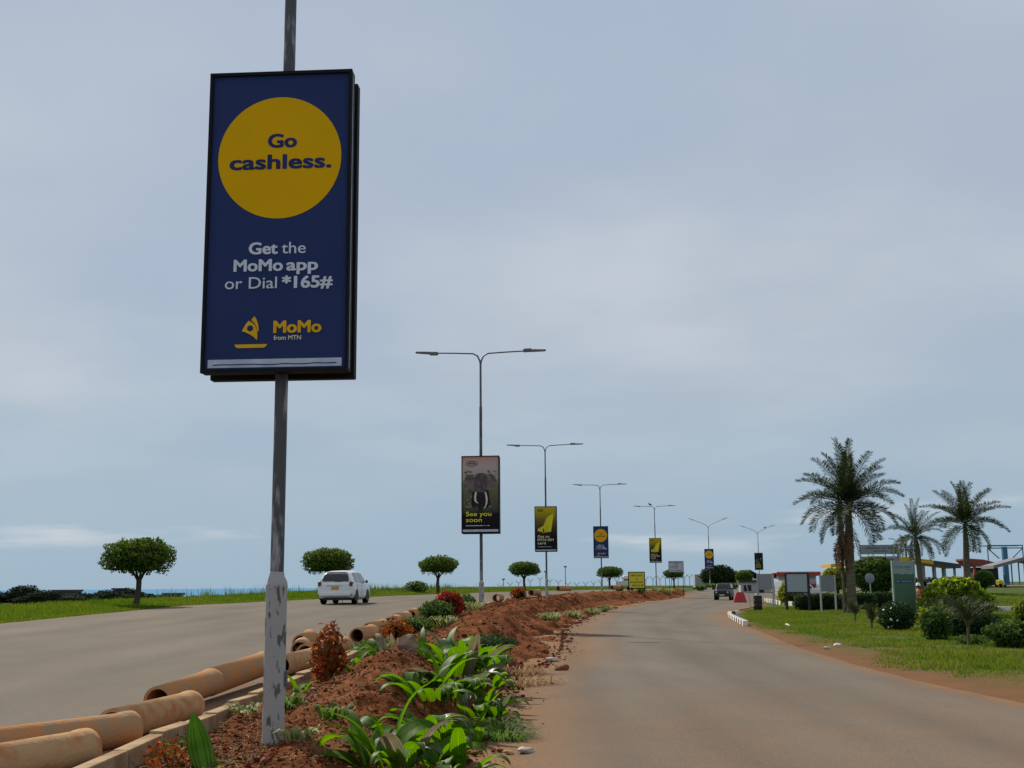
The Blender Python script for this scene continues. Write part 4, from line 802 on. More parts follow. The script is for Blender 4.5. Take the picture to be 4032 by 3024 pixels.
for k, (x, y, l, a) in enumerate(((-1.35, 11.6, .45, -.9), (-1.15, 14.6, .35, .1), (1.2, 37, 1.0, 2.3), (-2.1, 17.6, .3, .2))):
    z = zs(x, y); tag(MB().tube([(0, 0, 0), (l * .5, .03, .03), (l, -.02, .0)], [.012, .01, .006], 6).put('twig', M('twig', (.16, .085, .05), .9), None, (x, y, z + .03), (0, 0, a)), ['bent reddish root on the mound near the bottom plants', 'dry stick below the densest broad plant', 'pale stick lying on the bare mound', 'thin red root below the orange shrub'][k], 'twig')

# ------------------------------------------------------------------ grass fields (uncountable)
def grass_field(name, x, y, h, mat, rng, blades=4, spread=.09, w=.012, flop=.5):
    n = len(x); z = zg(x, y) - .02; P = np.stack([x, y, z], 1); Vs = []
    for k in range(blades):
        a = rng.uniform(0, 6.28, n); r = rng.random(n) * spread; d = np.stack([np.cos(a), np.sin(a), 0 * a], 1); s = np.stack([-d[:, 1], d[:, 0], 0 * a], 1)
        c = P + d * r[:, None]; hh = (h * rng.uniform(.5, 1.25, n))[:, None]; wd = (w * rng.uniform(.7, 1.4, n) * (1 + np.hypot(x, y) * .012))[:, None]
        Vs.append(np.stack([c - s * wd, c + s * wd, c + d * hh * flop * rng.uniform(.1, 1, n)[:, None] + np.array([0, 0, 1]) * hh], 1))
    V = np.concatenate(Vs).reshape(-1, 3)
    return tag(put(name, np_mesh(name, V, np.arange(len(V)).reshape(-1, 3)), mat), None, None, None, 'stuff')
m_lawn = M('lawn_blade', (.064, .140, .012), .65, scale=.35, col2=(.140, .160, .028), thr=(.35, .65), trans=.4, island=.3)
m_verge = M('verge_blade', (.062, .135, .013), .65, scale=.3, col2=(.118, .155, .025), thr=(.35, .65), trans=.4, island=.3)
n = 210000; y = 15 + 90 * RNG.random(n) ** 1.5; x = Rx(y) + 34 * RNG.random(n) ** 1.4
keep = (RNG.random(n) > np.clip(soilmask(x, y) * 1.5 + 1.7 * (fbm(x * .35, y * .35, 3, 12)) - .10, 0, 1)) & (x < .47 * y + 4) & ~((y > 72) & (y > 3.6 * x + 18) & (x > 30)) & ~((x < 30) & (x > 15) & (y > 73) & (y > 91) )
x, y = x[keep], y[keep]; hh = .045 + .075 * np.clip(.5 + 2.2 * fbm(x * .5, y * .5, 3, 14), 0, 1.3) * S((x - Rx(y)) / 3)
grass_field('lawn_grass', x, y, hh, m_lawn, RNG, 4, .12, .010, .9)
n = 120000; y = 30 + 230 * RNG.random(n) ** 1.6; v = .2 + 26 * RNG.random(n) ** 1.6; x = Ex(y) - v; keep = (x > -.5 * y - 6)
x, y, v = x[keep], y[keep], v[keep]; hh = (.10 + .20 * S((v - .6) / 2.5) * np.clip(.7 + 1.6 * fbm(x * .35, y * .35, 3, 15), .2, 1.8))
grass_field('verge_grass', x, y, hh, m_verge, RNG, 4, .16, .014, .6)
# tall seeding weeds at the crest of the verge
n = 800; y = RNG.uniform(80, 150, n); x = Ex(y) - RNG.uniform(2, 11, n); kk = fbm(x * .25, y * .25, 2, 55) > .06; x, y = x[kk], y[kk]; n = len(x); grass_field('tall_weeds', x, y, .55 + .35 * RNG.random(n), M('tall_weed', (.07, .12, .03), .7, trans=.35, island=.4), RNG, 5, .35, .012, .45)

# ------------------------------------------------------------------ perimeter fence
m_fpost = M('fence_post_concrete', (.16, .17, .19), .9, var=.15); m_wire = M('fence_wire', (.30, .33, .36), .5, metal=.5)
FD = 250.; fx = []
for zx, zt in ((30, 290), (178, 265), (300, 240), (468, 215), (610, 190), (755, 218), (875, 235), (1015, 263), (1140, 287), (1270, 270), (1385, 250), (1490, 230), (1605, 215), (1720, 205), (1830, 197)): fx.append((1960 + .271 * zx, 2220 + .271 * zt))
for zx, zt in ((65, 345), (270, 335), (372, 332), (475, 330), (575, 330), (655, 315), (745, 310), (840, 308), (935, 305), (1008, 303), (1090, 300), (1170, 300)): fx.append((2440 + .271 * zx, 2180 + .271 * zt))
fpts = sorted({(round((px / 3.9375 - 512.) / 1200 * FD * .99 - .3, 2), round(1.75 + (585.3 - .008 * (px / 3.9375 - 512) - pt / 3.9375) / 1200 * FD * .99, 2)) for px, pt in fx})
fence = thing('perimeter_fence', 'long wire fence with Y topped posts along the skyline beyond the verge', 'fence', (0, FD, 0))
for x, zt in fpts:
    z0 = float(zg(x, FD)) - .4; zt = max(zt, z0 + 2.0)
    b = MB().tube([(x, 0, z0), (x, 0, zt - .62)], .06, 6)
    for s in (-1, 1): b.tube([(x, 0, zt - .68), (x + s * .55, 0, zt)], .05, 6)
    b.put('post', m_fpost, fence)
for dz, off in ((-.02, .55), (-.02, -.55), (-.4, .25), (-.75, 0), (-1.2, 0), (-1.7, 0), (-2.2, 0)):
    MB().tube([(x + off, .03, zt + dz) for x, zt in fpts], .006, 4, False).put('wire', m_wire, fence)
# far mast lights beyond the fence
for k, (x, zt, h) in enumerate(((7.9, 5.0, 7), (12.8, 6.15, 8), (-2.5, 3.2, 5))):
    t = thing('light_mast', ['thin distant mast just right of the second lamp post board', 'taller thin distant mast between the third and fourth lamps', 'short thin distant mast left of the third lamp'][k], 'mast', (x, 300, zt - h))
    MB().tube([(0, 0, 0), (0, 0, h)], [.12, .08], 6).put('pole', m_fpost, t); MB().box(-.35, .35, -.2, .2, h - .1, h + .25).put('floodlight', m_fpost, t)

# ------------------------------------------------------------------ vehicles
m_glass = M('dark_glass', (.010, .012, .016), .08, spec=.6, var=.02); m_glassl = M('side_glass', (.10, .13, .15), .08, spec=.6, var=.02); m_tyre = M('tyre_rubber', (.012, .012, .012), .85); m_rim = M('wheel_rim', (.45, .46, .48), .35, metal=.7); m_trim = M('black_trim', (.015, .015, .016), .6)
m_white = M('white_car_paint', (.72, .73, .74), .22, spec=.6, var=.02); m_blackp = M('black_car_paint', (.006, .006, .007), .3, spec=.6, var=.02); m_creamp = M('cream_car_paint', (.55, .51, .44), .35, var=.04)
m_tail = M('tail_lamp_red', (.085, .014, .018), .2, spec=.6); m_plate = M('number_plate', (.72, .34, .03), .5, scale=60, col2=(.25, .12, .02), thr=(.5, .6)); m_head = M('head_lamp_glass', (.55, .57, .6), .15); m_platew = M('number_plate_white', (.6, .6, .58), .5)
def wheel(t, x, y, r, w):
    s = 1 if x > 0 else -1
    ty = MB().lathe([(r * .62, -w / 2), (r * .93, -w / 2), (r, -w * .35), (r, w * .35), (r * .93, w / 2), (r * .62, w / 2), (r * .62, -w / 2)], 22).put('tyre', m_tyre, t, (x, y, r), (0, math.pi / 2, 0))
    b = MB().lathe([(.0, .0), (r * .16, .01), (r * .2, -.02), (r * .55, -.03), (r * .63, .01), (r * .63, -.08), (0, -.08)], 22)
    for k in range(5):
        a = 2 * math.pi * k / 5; R = Matrix.Rotation(a, 4, 'Z'); b.box(r * .1, r * .6, -r * .07, r * .07, -.03, .02, R)
    b.put('rim', m_rim, ty, (0, 0, s * w * .42), (0, 0 if s > 0 else math.pi, 0))
def loft(name, st, mat, t):       # st: (y, [(halfwidth,z)...]) closed over the mirror line
    V, F = [], []; m = len(st[0][1])
    for y, sec in st: V += [(w, y, z) for w, z in sec] + [(-w, y, z) for w, z in sec[::-1]]
    k = 2 * m
    for i in range(len(st) - 1):
        for j in range(k): F.append((i * k + j, i * k + (j + 1) % k, (i + 1) * k + (j + 1) % k, (i + 1) * k + j))
    F += [tuple(range(k))[::-1], tuple(range((len(st) - 1) * k, len(st) * k))]
    me = MB().add(V, F).mesh(name); b = bmesh.new(); b.from_mesh(me); bmesh.ops.remove_doubles(b, verts=b.verts, dist=1e-4)
    ed = [e for e in b.edges if e.is_manifold and e.calc_face_angle(0) > .45]; bmesh.ops.bevel(b, geom=ed, offset=.05, segments=3, affect='EDGES', profile=.5); b.to_mesh(me); b.free()
    return put(name, me, mat, t)
def quad(t, P, mat, name, th=.012):
    P = [Vector(p) for p in P]; n = (P[1] - P[0]).cross(P[2] - P[0]).normalized() * th; k = len(P)
    V = [p + n for p in P] + [p - n for p in P]; F = [tuple(range(k)), tuple(range(2 * k - 1, k - 1, -1))] + [(i, i + k, (i + 1) % k + k, (i + 1) % k) for i in range(k)]
    return MB().add(V, F).put(name, mat, t)
def arches(t, xs, ys, r, hw):
    for s in (-1, 1):
        for y in ys:
            P = [(y + r * math.cos(a), r * .86 + r * math.sin(a) if math.sin(a) > -.1 else .22) for a in [math.pi * (k / 14 * 1.16 - .08) for k in range(15)]]
            v = [(s * (hw + .006), a, z) for a, z in P] + [(s * (hw - .12), a, z) for a, z in P]; k = len(P)
            MB().add(v, [tuple(range(k)), tuple(range(2 * k - 1, k - 1, -1))] + [(i, i + k, (i + 1) % k + k, (i + 1) % k) for i in range(k)]).put('wheel_arch', m_trim, t)
# white SUV, rear at y=0, nose at +y
t = thing('suv_car', 'white five door estate car with orange number plate driving away', 'car', (-8.95, 61.0, float(zg(-8.95, 62)) + .085), rad(-5)); hw = .915
def sec(zb, zbelt, hwb, zr, hr, hl=hw): return [(hl * .90, zb), (hl, zb + .16), (hl, .72), (hl - .015, zbelt - .12), (hwb, zbelt), ((hwb + hr) / 2 + .012, (zbelt + zr) / 2), (hr, zr - .06), (hr - .14, zr), (0, zr + .02)]
loft('body', [(.02, sec(.42, 1.02, .82, 1.04, .78, .84)), (.10, sec(.34, 1.06, .86, 1.09, .80, .90)), (.22, sec(.30, 1.08, .87, 1.36, .74)), (.42, sec(.28, 1.08, .88, 1.57, .645)), (.75, sec(.26, 1.07, .88, 1.64, .635)), (1.6, sec(.24, 1.05, .88, 1.675, .64)), (2.4, sec(.24, 1.03, .88, 1.655, .635)), (2.75, sec(.24, 1.02, .88, 1.58, .625)), (3.45, sec(.24, 1.00, .87, 1.06, .74)), (4.1, sec(.26, .93, .82, .97, .70)), (4.42, sec(.3, .78, .74, .86, .6, .82)), (4.56, sec(.36, .62, .6, .70, .5, .70))], m_white, t)
rw = quad(t, [(-.68, .085, 1.15), (.68, .085, 1.15), (.64, .18, 1.36), (.56, .32, 1.49), (-.56, .32, 1.49), (-.64, .18, 1.36)], m_glass, 'rear_window', .02)
quad(rw, [(-.05, .06, 1.13), (.35, .06, 1.13), (.35, .065, 1.15), (-.05, .065, 1.15)], m_trim, 'wiper', .012)
MB().box(-.60, .60, .28, .47, 1.585, 1.615).put('spoiler', m_white, t, bevel=.01)
tg = MB().box(-.72, .72, .0, .03, .55, 1.0).put('tailgate', m_white, t, bevel=.012); MB().box(-.42, .30, -.035, .005, .915, .945).put('chrome_strip', m_rim, tg); MB().box(-.19, .19, -.012, .004, .72, .88).put('number_plate', m_plate, tg)
for s in (-1, 1):
    MB().prism([(s * .70, .93), (s * .87, .88), (s * .885, 1.10), (s * .745, 1.12)], -.01, .28).put('tail_lamp', m_tail, t)
    MB().box(s * .78 - .09, s * .78 + .09, -.035, .02, .435, .475).put('reflector', m_trim, t)
    q = lambda y, z: s * (np.interp(z, [1.05, 1.36, 1.61], [.88, .772, .64]) + .016)
    W_ = lambda P: [(q(a, b), a, b) for a, b in P]
    quad(t, W_([(.62, 1.14), (1.02, 1.10), (1.02, 1.55), (.85, 1.56)]), m_glassl, 'quarter_window', .012); quad(t, W_([(1.08, 1.10), (1.95, 1.08), (1.95, 1.58), (1.08, 1.56)]), m_glassl, 'side_window', .012); quad(t, W_([(2.02, 1.08), (3.2, 1.07), (2.72, 1.53), (2.02, 1.58)]), m_glassl, 'side_window', .012)
    MB().box(s * .92 - .11 * (s < 0), s * .92 + .11 * (s > 0), 2.92, 3.05, 1.05, 1.20).put('wing_mirror', m_trim, t, bevel=.03)
    for yv in (1.05, 1.99): MB().box(s * (hw + .003) - .002, s * (hw + .003) + .002, yv, yv + .012, .45, 1.03).put('door_seam', m_trim, t)
    for yv in (1.25, 2.15): MB().box(s * (hw + .01) - .012, s * (hw + .01) + .012, yv, yv + .2, .93, .965).put('door_handle', m_white, t)
MB().box(-.80, .80, -.05, .1, .42, .60).put('rear_bumper', m_white, t, bevel=.03); MB().box(-.6, .6, .02, 4.2, .20, .3).put('underbody', m_trim, t)
arches(t, 0, (.92, 3.55), .40, hw); 
for x in (-.80, .80):
    for y in (.92, 3.55): wheel(t, x, y, .35, .23)
# dark jeep coming towards us (front at y=0, facing -y)
t = thing('jeep_car', 'black boxy jeep with pale roof coming towards us at the junction', 'car', (21.55, 126, float(zg(21.5, 126)) + .06), rad(-15)); hw = .86
def sec2(zb, zbelt, zr, hr, hl=hw): return [(hl * .95, zb), (hl, zb + .1), (hl, .8), (hl - .01, zbelt - .05), (hl - .03, zbelt), ((hl + hr) / 2 - .01, (zbelt + zr) / 2), (hr, zr - .05), (hr - .1, zr), (0, zr + .015)]
loft('body', [(0, sec2(.45, .92, .98, .76, .80)), (.12, sec2(.40, 1.0, 1.06, .80)), (1.15, sec2(.36, 1.06, 1.12, .80)), (1.55, sec2(.36, 1.08, 1.60, .70)), (1.8, sec2(.36, 1.08, 1.70, .70)), (3.9, sec2(.36, 1.08, 1.72, .70)), (4.1, sec2(.42, 1.06, 1.62, .68))], m_blackp, t)
quad(t, [(-.70, 1.19, 1.12), (.70, 1.19, 1.12), (.62, 1.58, 1.60), (-.62, 1.58, 1.60)], m_glassl, 'windscreen', .02)
MB().box(-.66, .66, 1.75, 3.95, 1.715, 1.76).put('pale_roof', M('pale_roof_paint', (.42, .45, .45), .4), t, bevel=.015)
gr = MB()
for k in range(7): gr.box(-.42 + k * .125, -.36 + k * .125, -.02, .03, .68, .90)
gr.put('grille', m_trim, t); MB().box(-.82, .82, -.16, .02, .46, .60).put('front_bumper', m_trim, t, bevel=.02); MB().box(-.26, .26, -.185, -.155, .50, .60).put('number_plate', m_platew, t)
for s in (-1, 1):
    MB().lathe([(0, .04), (.06, .035), (.095, .0), (.1, -.04)], 16).put('head_lamp', m_head, t, (s * .58, 0, .82), (math.pi / 2, 0, 0))
    quad(t, [(s * .838, 1.75, 1.14), (s * .838, 2.7, 1.14), (s * .735, 2.7, 1.6), (s * .735, 1.85, 1.6)], m_glassl, 'side_window', .014); quad(t, [(s * .838, 2.8, 1.14), (s * .838, 3.8, 1.14), (s * .735, 3.75, 1.6), (s * .735, 2.8, 1.6)], m_glassl, 'side_window', .014)
    MB().box(s * .95 - .1, s * .95 + .1, 1.5, 1.6, 1.08, 1.26).put('wing_mirror', m_trim, t, bevel=.02)
arches(t, 0, (.72, 3.2), .42, hw)
for x in (-.76, .76):
    for y in (.72, 3.2): wheel(t, x, y, .37, .24)
# cream pickup seen behind the yellow sign
def pickup(label, loc, rz, paint, cover=None):
    t = thing('pickup_truck', label, 'pickup truck', loc, rz); hw = .85
    loft('cab', [(2.0, sec2(.5, 1.1, 1.66, .68)), (2.15, sec2(.45, 1.1, 1.75, .68)), (3.3, sec2(.42, 1.08, 1.74, .66)), (3.9, sec2(.42, 1.05, 1.10, .74)), (4.9, sec2(.45, .98, 1.02, .70)), (5.1, sec2(.5, .85, .9, .6, .78))], paint, t)
    b = MB(); b.box(-.85, .85, 0, .06, .55, 1.05); b.box(-.85, -.79, .06, 1.99, .55, 1.05); b.box(.79, .85, .06, 1.99, .55, 1.05); b.box(-.79, .79, .06, 1.99, .55, .62); b.put('load_bed', paint, t)
    MB().box(-.85, .85, -.12, -.003, .48, .60).put('rear_bumper', m_rim, t, bevel=.02); quad(t, [(-.6, 1.995, 1.15), (.6, 1.995, 1.15), (.55, 2.06, 1.6), (-.55, 2.06, 1.6)], m_glass, 'rear_window', .02)
    for s in (-1, 1):
        quad(t, [(s * .81, 2.25, 1.12), (s * .81, 3.6, 1.12), (s * .68, 3.2, 1.64), (s * .70, 2.3, 1.64)], m_glassl, 'side_window', .014); MB().box(s * .95 - .09, s * .95 + .09, 3.3, 3.42, 1.1, 1.26).put('wing_mirror', m_trim, t, bevel=.02)
        MB().box(s * .85 - .03, s * .85 + .03, -.02, .02, .72, .98).put('tail_lamp', m_tail, t)
    arches(t, 0, (.95, 4.05), .42, hw)
    for x in (-.74, .74):
        for y in (.95, 4.05): wheel(t, x, y, .36, .24)
    if cover: MB().box(-.83, .83, .02, 1.97, 1.06, 1.9).put('canopy', cover, t, bevel=.05)
    return t
pickup('cream pickup truck partly hidden behind the yellow direction sign', (12.9, 143, float(zg(11.5, 143)) + .08), rad(-24), m_creamp)
pickup('white covered pickup parked behind the black framed board', (28.6, 131.5, float(zg(28.6, 131)) + .10), rad(-75), M('white_van_paint', (.6, .6, .6), .4), M('white_canopy', (.5, .52, .53), .5))
# dark parked saloon behind the totem
t = thing('parked_car', 'dark parked car half hidden between the totem sign and the yellow green bush', 'car', (36.0, 105, float(zg(36, 105)) + .02), rad(-80)); hw = .85
loft('body', [(0, sec2(.35, .85, .9, .7, .78)), (.2, sec2(.3, .9, .98, .72)), (.9, sec2(.26, .95, 1.05, .72)), (1.4, sec2(.25, .95, 1.42, .60)), (2.6, sec2(.25, .95, 1.44, .60)), (3.2, sec2(.25, .93, .98, .70)), (4.3, sec2(.3, .8, .85, .65, .8))], M('grey_car_paint', (.05, .055, .06), .25, spec=.6), t)
for s in (-1, 1): quad(t, [(s * .80, 1.3, .98), (s * .80, 2.9, .98), (s * .64, 2.5, 1.36), (s * .64, 1.5, 1.36)], m_glassl, 'side_window', .015)
quad(t, [(-.66, .95, 1.04), (.66, .95, 1.04), (.56, 1.33, 1.38), (-.56, 1.33, 1.38)], m_glass, 'rear_window', .02); arches(t, 0, (.8, 3.4), .36, hw)
for x in (-.75, .75):
    for y in (.8, 3.4): wheel(t, x, y, .31, .2)

# ------------------------------------------------------------------ road signs and boards on the right
m_galv = M('galvanised_post', (.36, .37, .38), .5, metal=.3, var=.1); m_dkpost = M('dark_post', (.025, .022, .02), .7); m_sback = M('sign_back_grey', (.23, .245, .265), .6, scale=6, col2=(.16, .17, .185), thr=(.5, .8))
t = thing('direction_sign', 'yellow direction sign with black frame and lettering on the median', 'sign', (13.15, 130, 0), rad(-4))
f = MB().box(-.90, .90, -.03, .03, 1.30, 3.10).put('frame', m_black, t, bevel=.01); pn = MB().box(-.80, .80, -.037, -.029, 1.40, 3.0).put('panel', M('sign_yellow', (.62, .56, .03), .5, var=.06), t)
lettering('DIRECTORATE', 0, 2.62, 1.25, m_black, pn, -.039, .012, 'C', size=.24); lettering('OF', 0, 2.26, .22, m_black, pn, -.039, .012, 'C', size=.2); lettering('AIR NAVIGATION', 0, 1.92, 1.40, m_black, pn, -.039, .012, 'C', size=.22)
lettering('SERVICES', -.05, 1.58, .85, m_black, pn, -.039, .012, 'C', size=.21); flat([(.47, 1.62), (.60, 1.62), (.60, 1.55), (.72, 1.66), (.60, 1.77), (.60, 1.70), (.47, 1.70)], -.039, m_black, 'arrow', pn)
for x in (-.78, .78): MB().box(x - .035, x + .035, .031, .09, float(zg(13, 130)) - .2, 3.05).put('post', m_dkpost, t)
t = thing('direction_sign', 'white sign with arrow and shield emblem behind the fifth lamp post', 'sign', (19.42, 145, 0), rad(-6))
f = MB().box(-.90, .90, -.03, .03, 3.15, 4.48).put('frame', M('sign_frame_blue', (.10, .14, .20), .5), t, bevel=.01); pn = MB().box(-.83, .83, -.037, -.029, 3.22, 4.42).put('panel', M('sign_white', (.42, .44, .46), .5, var=.05), t)
bars(pn, -.75, 4.30, 1.5, .08, -.039, m_ink, 16); bars(pn, -.25, 4.15, .5, .06, -.039, m_ink, 6); bars(pn, -.65, 3.32, 1.35, .10, -.039, m_ink, 15)
flat([(-.68, 3.77), (-.42, 3.77), (-.42, 3.71), (-.30, 3.80), (-.42, 3.89), (-.42, 3.83), (-.68, 3.83)], -.039, m_ink, 'arrow', pn); sh = flat([(-.18, 4.0), (0.0, 4.04), (.2, 4.0), (.19, 3.72), (.0, 3.54), (-.17, 3.72)], -.039, m_ink, 'shield', pn); flat([(-.12, 3.96), (0, 3.98), (.14, 3.95), (.13, 3.74), (.0, 3.61), (-.11, 3.74)], -.042, m_platew, 'shield_field', sh); flat([(-.05, 3.88), (.04, 3.9), (.08, 3.78), (.0, 3.7), (-.06, 3.78)], -.045, m_ink, 'shield_charge', sh)
for x in (-.80, .80): MB().box(x - .035, x + .035, .031, .09, float(zg(19.4, 145)) - .3, 4.45).put('post', m_dkpost, t)
def board2(label, x0, y0, x1, y1, z0, z1, post, panel, frame=None, pw=.05, ztop=None):
    c = Vector(((x0 + x1) / 2, (y0 + y1) / 2, 0)); v = Vector((x1 - x0, y1 - y0, 0)); L = v.length; t = thing('notice_board', label, 'notice board', (c.x, c.y, 0), math.atan2(v.y, v.x))
    for s in (-1, 1): gx, gy = (x0, y0) if s < 0 else (x1, y1); MB().box(s * L / 2 - pw, s * L / 2 + pw, -pw, pw, float(zg(gx, gy)) - .3, (ztop or z1) + .03).put('post', post, t)
    p = MB().box(-L / 2 + pw + .02, L / 2 - pw - .02, -.02, .02, z0, z1).put('panel', panel, t)
    if frame: MB().box(-L / 2 + pw, L / 2 - pw, -.045, .045, z1 + .002, z1 + .10).put('top_rail', frame, t); MB().box(-L / 2 + pw, L / 2 - pw, -.045, .045, z0 - .10, z0 - .002).put('bottom_rail', frame, t)
    else: MB().box(-L / 2 + pw + .02, L / 2 - pw - .02, .021, .05, z0 + .3, z0 + .36).put('batten', post, p); MB().box(-L / 2 + pw + .02, L / 2 - pw - .02, .021, .05, z1 - .3, z1 - .24).put('batten', post, p)
    return t
board2('grey backed board on two pale posts beside the black bin', 17.3, 86.2, 18.12, 85, 1.32, 2.42, m_galv, m_sback)
board2('pale blank board in a thick black frame on the lawn', 17.76, 79.3, 18.80, 77.6, 1.20, 2.34, m_dkpost, M('blank_panel', (.30, .36, .38), .45, var=.08), m_dkpost, .06)
board2('grey backed board on two pale posts just left of the tallest palm', 19.2, 76.2, 20.22, 76.6, 1.22, 2.22, m_galv, m_sback, None, .045)
t = thing('round_sign', 'round traffic sign seen from behind on a pale post', 'sign', (24.3, 83, float(zg(24.3, 83))), 0)
MB().lathe([(0, -.012), (.32, -.012), (.335, 0), (.32, .012), (0, .012)], 28).put('disc', m_sback, t, (0, -.05, 2.02), (math.pi / 2, 0, 0)); MB().tube([(.16, 0, -.3), (.06, 0, .5), (.02, 0, 1.3), (0, 0, 2.3)], .042, 8).put('post', m_galv, t)
# totem sign
t = thing('totem_sign', 'tall green totem sign with grey header panel', 'sign', (19.56, 61, float(zg(19.5, 61)) - .05), rad(-3)); m_tg = M('totem_green', (.060, .125, .072), .5, var=.06, scale=2); m_tgr = M('totem_grey', (.24, .29, .30), .5, var=.04)
MB().box(-.50, .50, -.10, .10, 0, 2.22).put('lower_panel', m_tg, t, bevel=.01); h_ = MB().box(-.50, .50, -.10, .10, 2.228, 2.85).put('header', m_tgr, t, bevel=.01); MB().box(-.46, .46, -.106, -.098, 1.74, 1.98).put('blue_strip', M('totem_blue', (.045, .085, .105), .5), t)
for s in (-1, 1): MB().box(s * .535 - .032, s * .535 + .032, -.11, .11, -.2, 2.88).put('edge_post', M('totem_edge', (.22, .32, .25), .45, metal=.3), t)
ring(-.34, 2.55, .075, .08, .022, -.107, M('totem_teal', (.05, .14, .15), .5), 'emblem', h_, 24); bars(h_, -.22, 2.52, .60, .10, -.105, M('totem_text', (.12, .17, .18), .5), 9); bars(h_, .12, 2.42, .22, .04, -.105, M('totem_text', (.12, .17, .18), .5), 5); bars(t, -.36, 1.83, .72, .05, -.108, m_tgr, 12)
# bin, leaning post, barrier, litter
t = thing('litter_bin', 'black drum bin standing at the lawn tip below the grey board', 'bin', (16.2, 81, float(zg(16.2, 81)) - .03), 0)
MB().lathe([(0, 0), (.27, 0), (.29, .04), (.285, .3), (.3, .32), (.285, .34), (.285, .62), (.3, .64), (.285, .66), (.29, .95), (.30, .98), (.25, .99), (.24, .9), (0, .88)], 22).put('drum', m_dkpost, t); MB().tube([(-.12, 0, .96), (-.12, 0, 1.08), (-.04, 0, 1.12), (.04, 0, 1.08), (.04, 0, .96)], .02, 6).put('handle', m_rim, t)
o = MB().tube([(0, 0, -.3), (-.09, 0, .9), (-.26, .05, 1.75)], .032, 8).put('marker_post', m_galv, None, (16.9, 87, float(zg(16.9, 87)))); tag(o, 'thin pale post leaning left between the red barrier and the bin', 'post')
t = thing('traffic_barrier', 'red plastic road barrier with sloping sides beside the jeep', 'barrier', (20.6, 111, float(zg(20.6, 111)) + .05), rad(-6)); m_rb = M('red_plastic', (.50, .035, .045), .45, var=.15, scale=3)
MB().prism([(-.60, 0), (.60, 0), (.58, .12), (.36, .85), (.32, .9), (-.32, .9), (-.36, .85), (-.58, .12)], -.26, .26).put('shell', m_rb, t, bevel=.03); MB().box(-.3, .3, -.20, .20, .902, .95).put('cap', M('red_plastic_dark', (.30, .03, .035), .5), t, bevel=.02)
for k, (x, y) in enumerate(((11.3, 50.5), (9.0, 34.2), (8.3, 32.6))):
    rock('litter', ['white crumpled litter on the grass near the striped kerb', 'white scrap of litter at the road edge', 'second white scrap at the road edge'][k], x, y, (.13, .07, .03), M('white_litter', (.7, .7, .68), .6), 70 + k, float(zg(x, y)) + .05)['category'] = 'litter'

# ------------------------------------------------------------------ bushes and trees on the right
m_flower = M('white_flower', (.75, .75, .72), .5)
fl = shrub('flower_bush', 'round dark bush with white flowers on the lawn below the totem', (14.15, 45.2, float(zg(14.1, 45.2))), (.66, .62, .52), m_dark, 3200, .10, 101, lump=.26, square=2.3)
rng = np.random.default_rng(5); P, d = ellip_shell(34, (.70, .66, .55), rng, .1, .95); P[:, 2] = P[:, 2] + .48; put('flowers', np_mesh('flowers', *leafcloud(P, d, .09, rng, .9)), m_flower, fl)
m_ybush = M('bright_bush_leaf', (.165, .24, .026), .5, var=.3, scale=2, trans=.5, island=.5)
shrub('garden_bush', 'large bright yellow green bush right of the totem', (21.6, 60, float(zg(21.6, 60))), (1.35, 1.2, .95), m_ybush, 3000, .33, 102, lump=.42, core=.72, blobs=[(-.75, -.2, -.25, .55), (.7, -.3, -.1, .62), (.15, -.5, .55, .55), (-.35, .1, .45, .5), (.95, .2, -.45, .45)])
shrub('garden_bush', 'dark leafy bush below the bright yellow green one', (12.95, 37.6, float(zg(12.9, 37.6))), (.46, .45, .5), m_mid, 1700, .13, 103, lump=.4, core=.6, blobs=[(-.4, 0, .25, .5)]); shrub('clipped_hedge', 'dark clipped hedge block right of the young palm', (14.6, 39.0, float(zg(14.5, 39))), (.85, .6, .40), m_dark, 3200, .10, 104, square=4, lump=.1, core=.85, stems=False)
shrub('garden_bush', 'green bush cut by the right edge of the photo', (13.5, 33.0, float(zg(13.5, 33))), (.75, .6, .36), m_mid, 1800, .11, 105, lump=.45, core=.6, blobs=[(-.6, 0, .3, .5), (.3, -.2, .6, .4)]); shrub('garden_bush', 'olive bush at the right edge above the cut green bush', (20.95, 50, float(zg(21, 50))), (.55, .5, .55), m_ylw, 1200, .13, 106, lump=.3); shrub('garden_bush', 'orange tinged shrub at the right edge beyond the olive bush', (24.3, 56, float(zg(24, 56))), (.5, .5, .6), m_ylw, 900, .13, 107, lump=.3)
shrub('garden_bush', 'low leafy plant under the dark bush near the bare path', (13.0, 34.9, float(zg(13, 34.9))), (.45, .4, .14), m_mid, 700, .08, 108, lump=.3, core=.5)
shrub('garden_bush', 'small green bush between the flower bush and the dark bushes', (15.8, 46.0, float(zg(15.8, 46))), (.7, .6, .45), m_ylw, 1500, .14, 109, lump=.45, core=.6); shrub('garden_bush', 'broad dark bush behind the young palm', (17.3, 48.5, float(zg(17.3, 48.5))), (.8, .6, .42), m_dark, 1800, .15, 110, lump=.45, core=.6, blobs=[(-.7, 0, .3, .5), (.6, 0, .15, .55)])
for k, (x, y, ax, m, lb) in enumerate(((19.7, 79.0, (1.5, .7, .55), m_dark, 'dark clipped hedge behind the boards left of the tallest palm'), (22.6, 80.5, (1.3, .7, .55), m_dark, 'dark clipped hedge just right of the tallest palm'), (25.6, 84, (1.3, .8, .55), m_dark, 'dark clipped hedge behind the round sign'))): shrub('clipped_hedge', lb, (x, y, float(zg(x, y))), ax, m, 3000, .14, 120 + k, 'hedge', square=4, lump=.12, core=.88, stems=False)
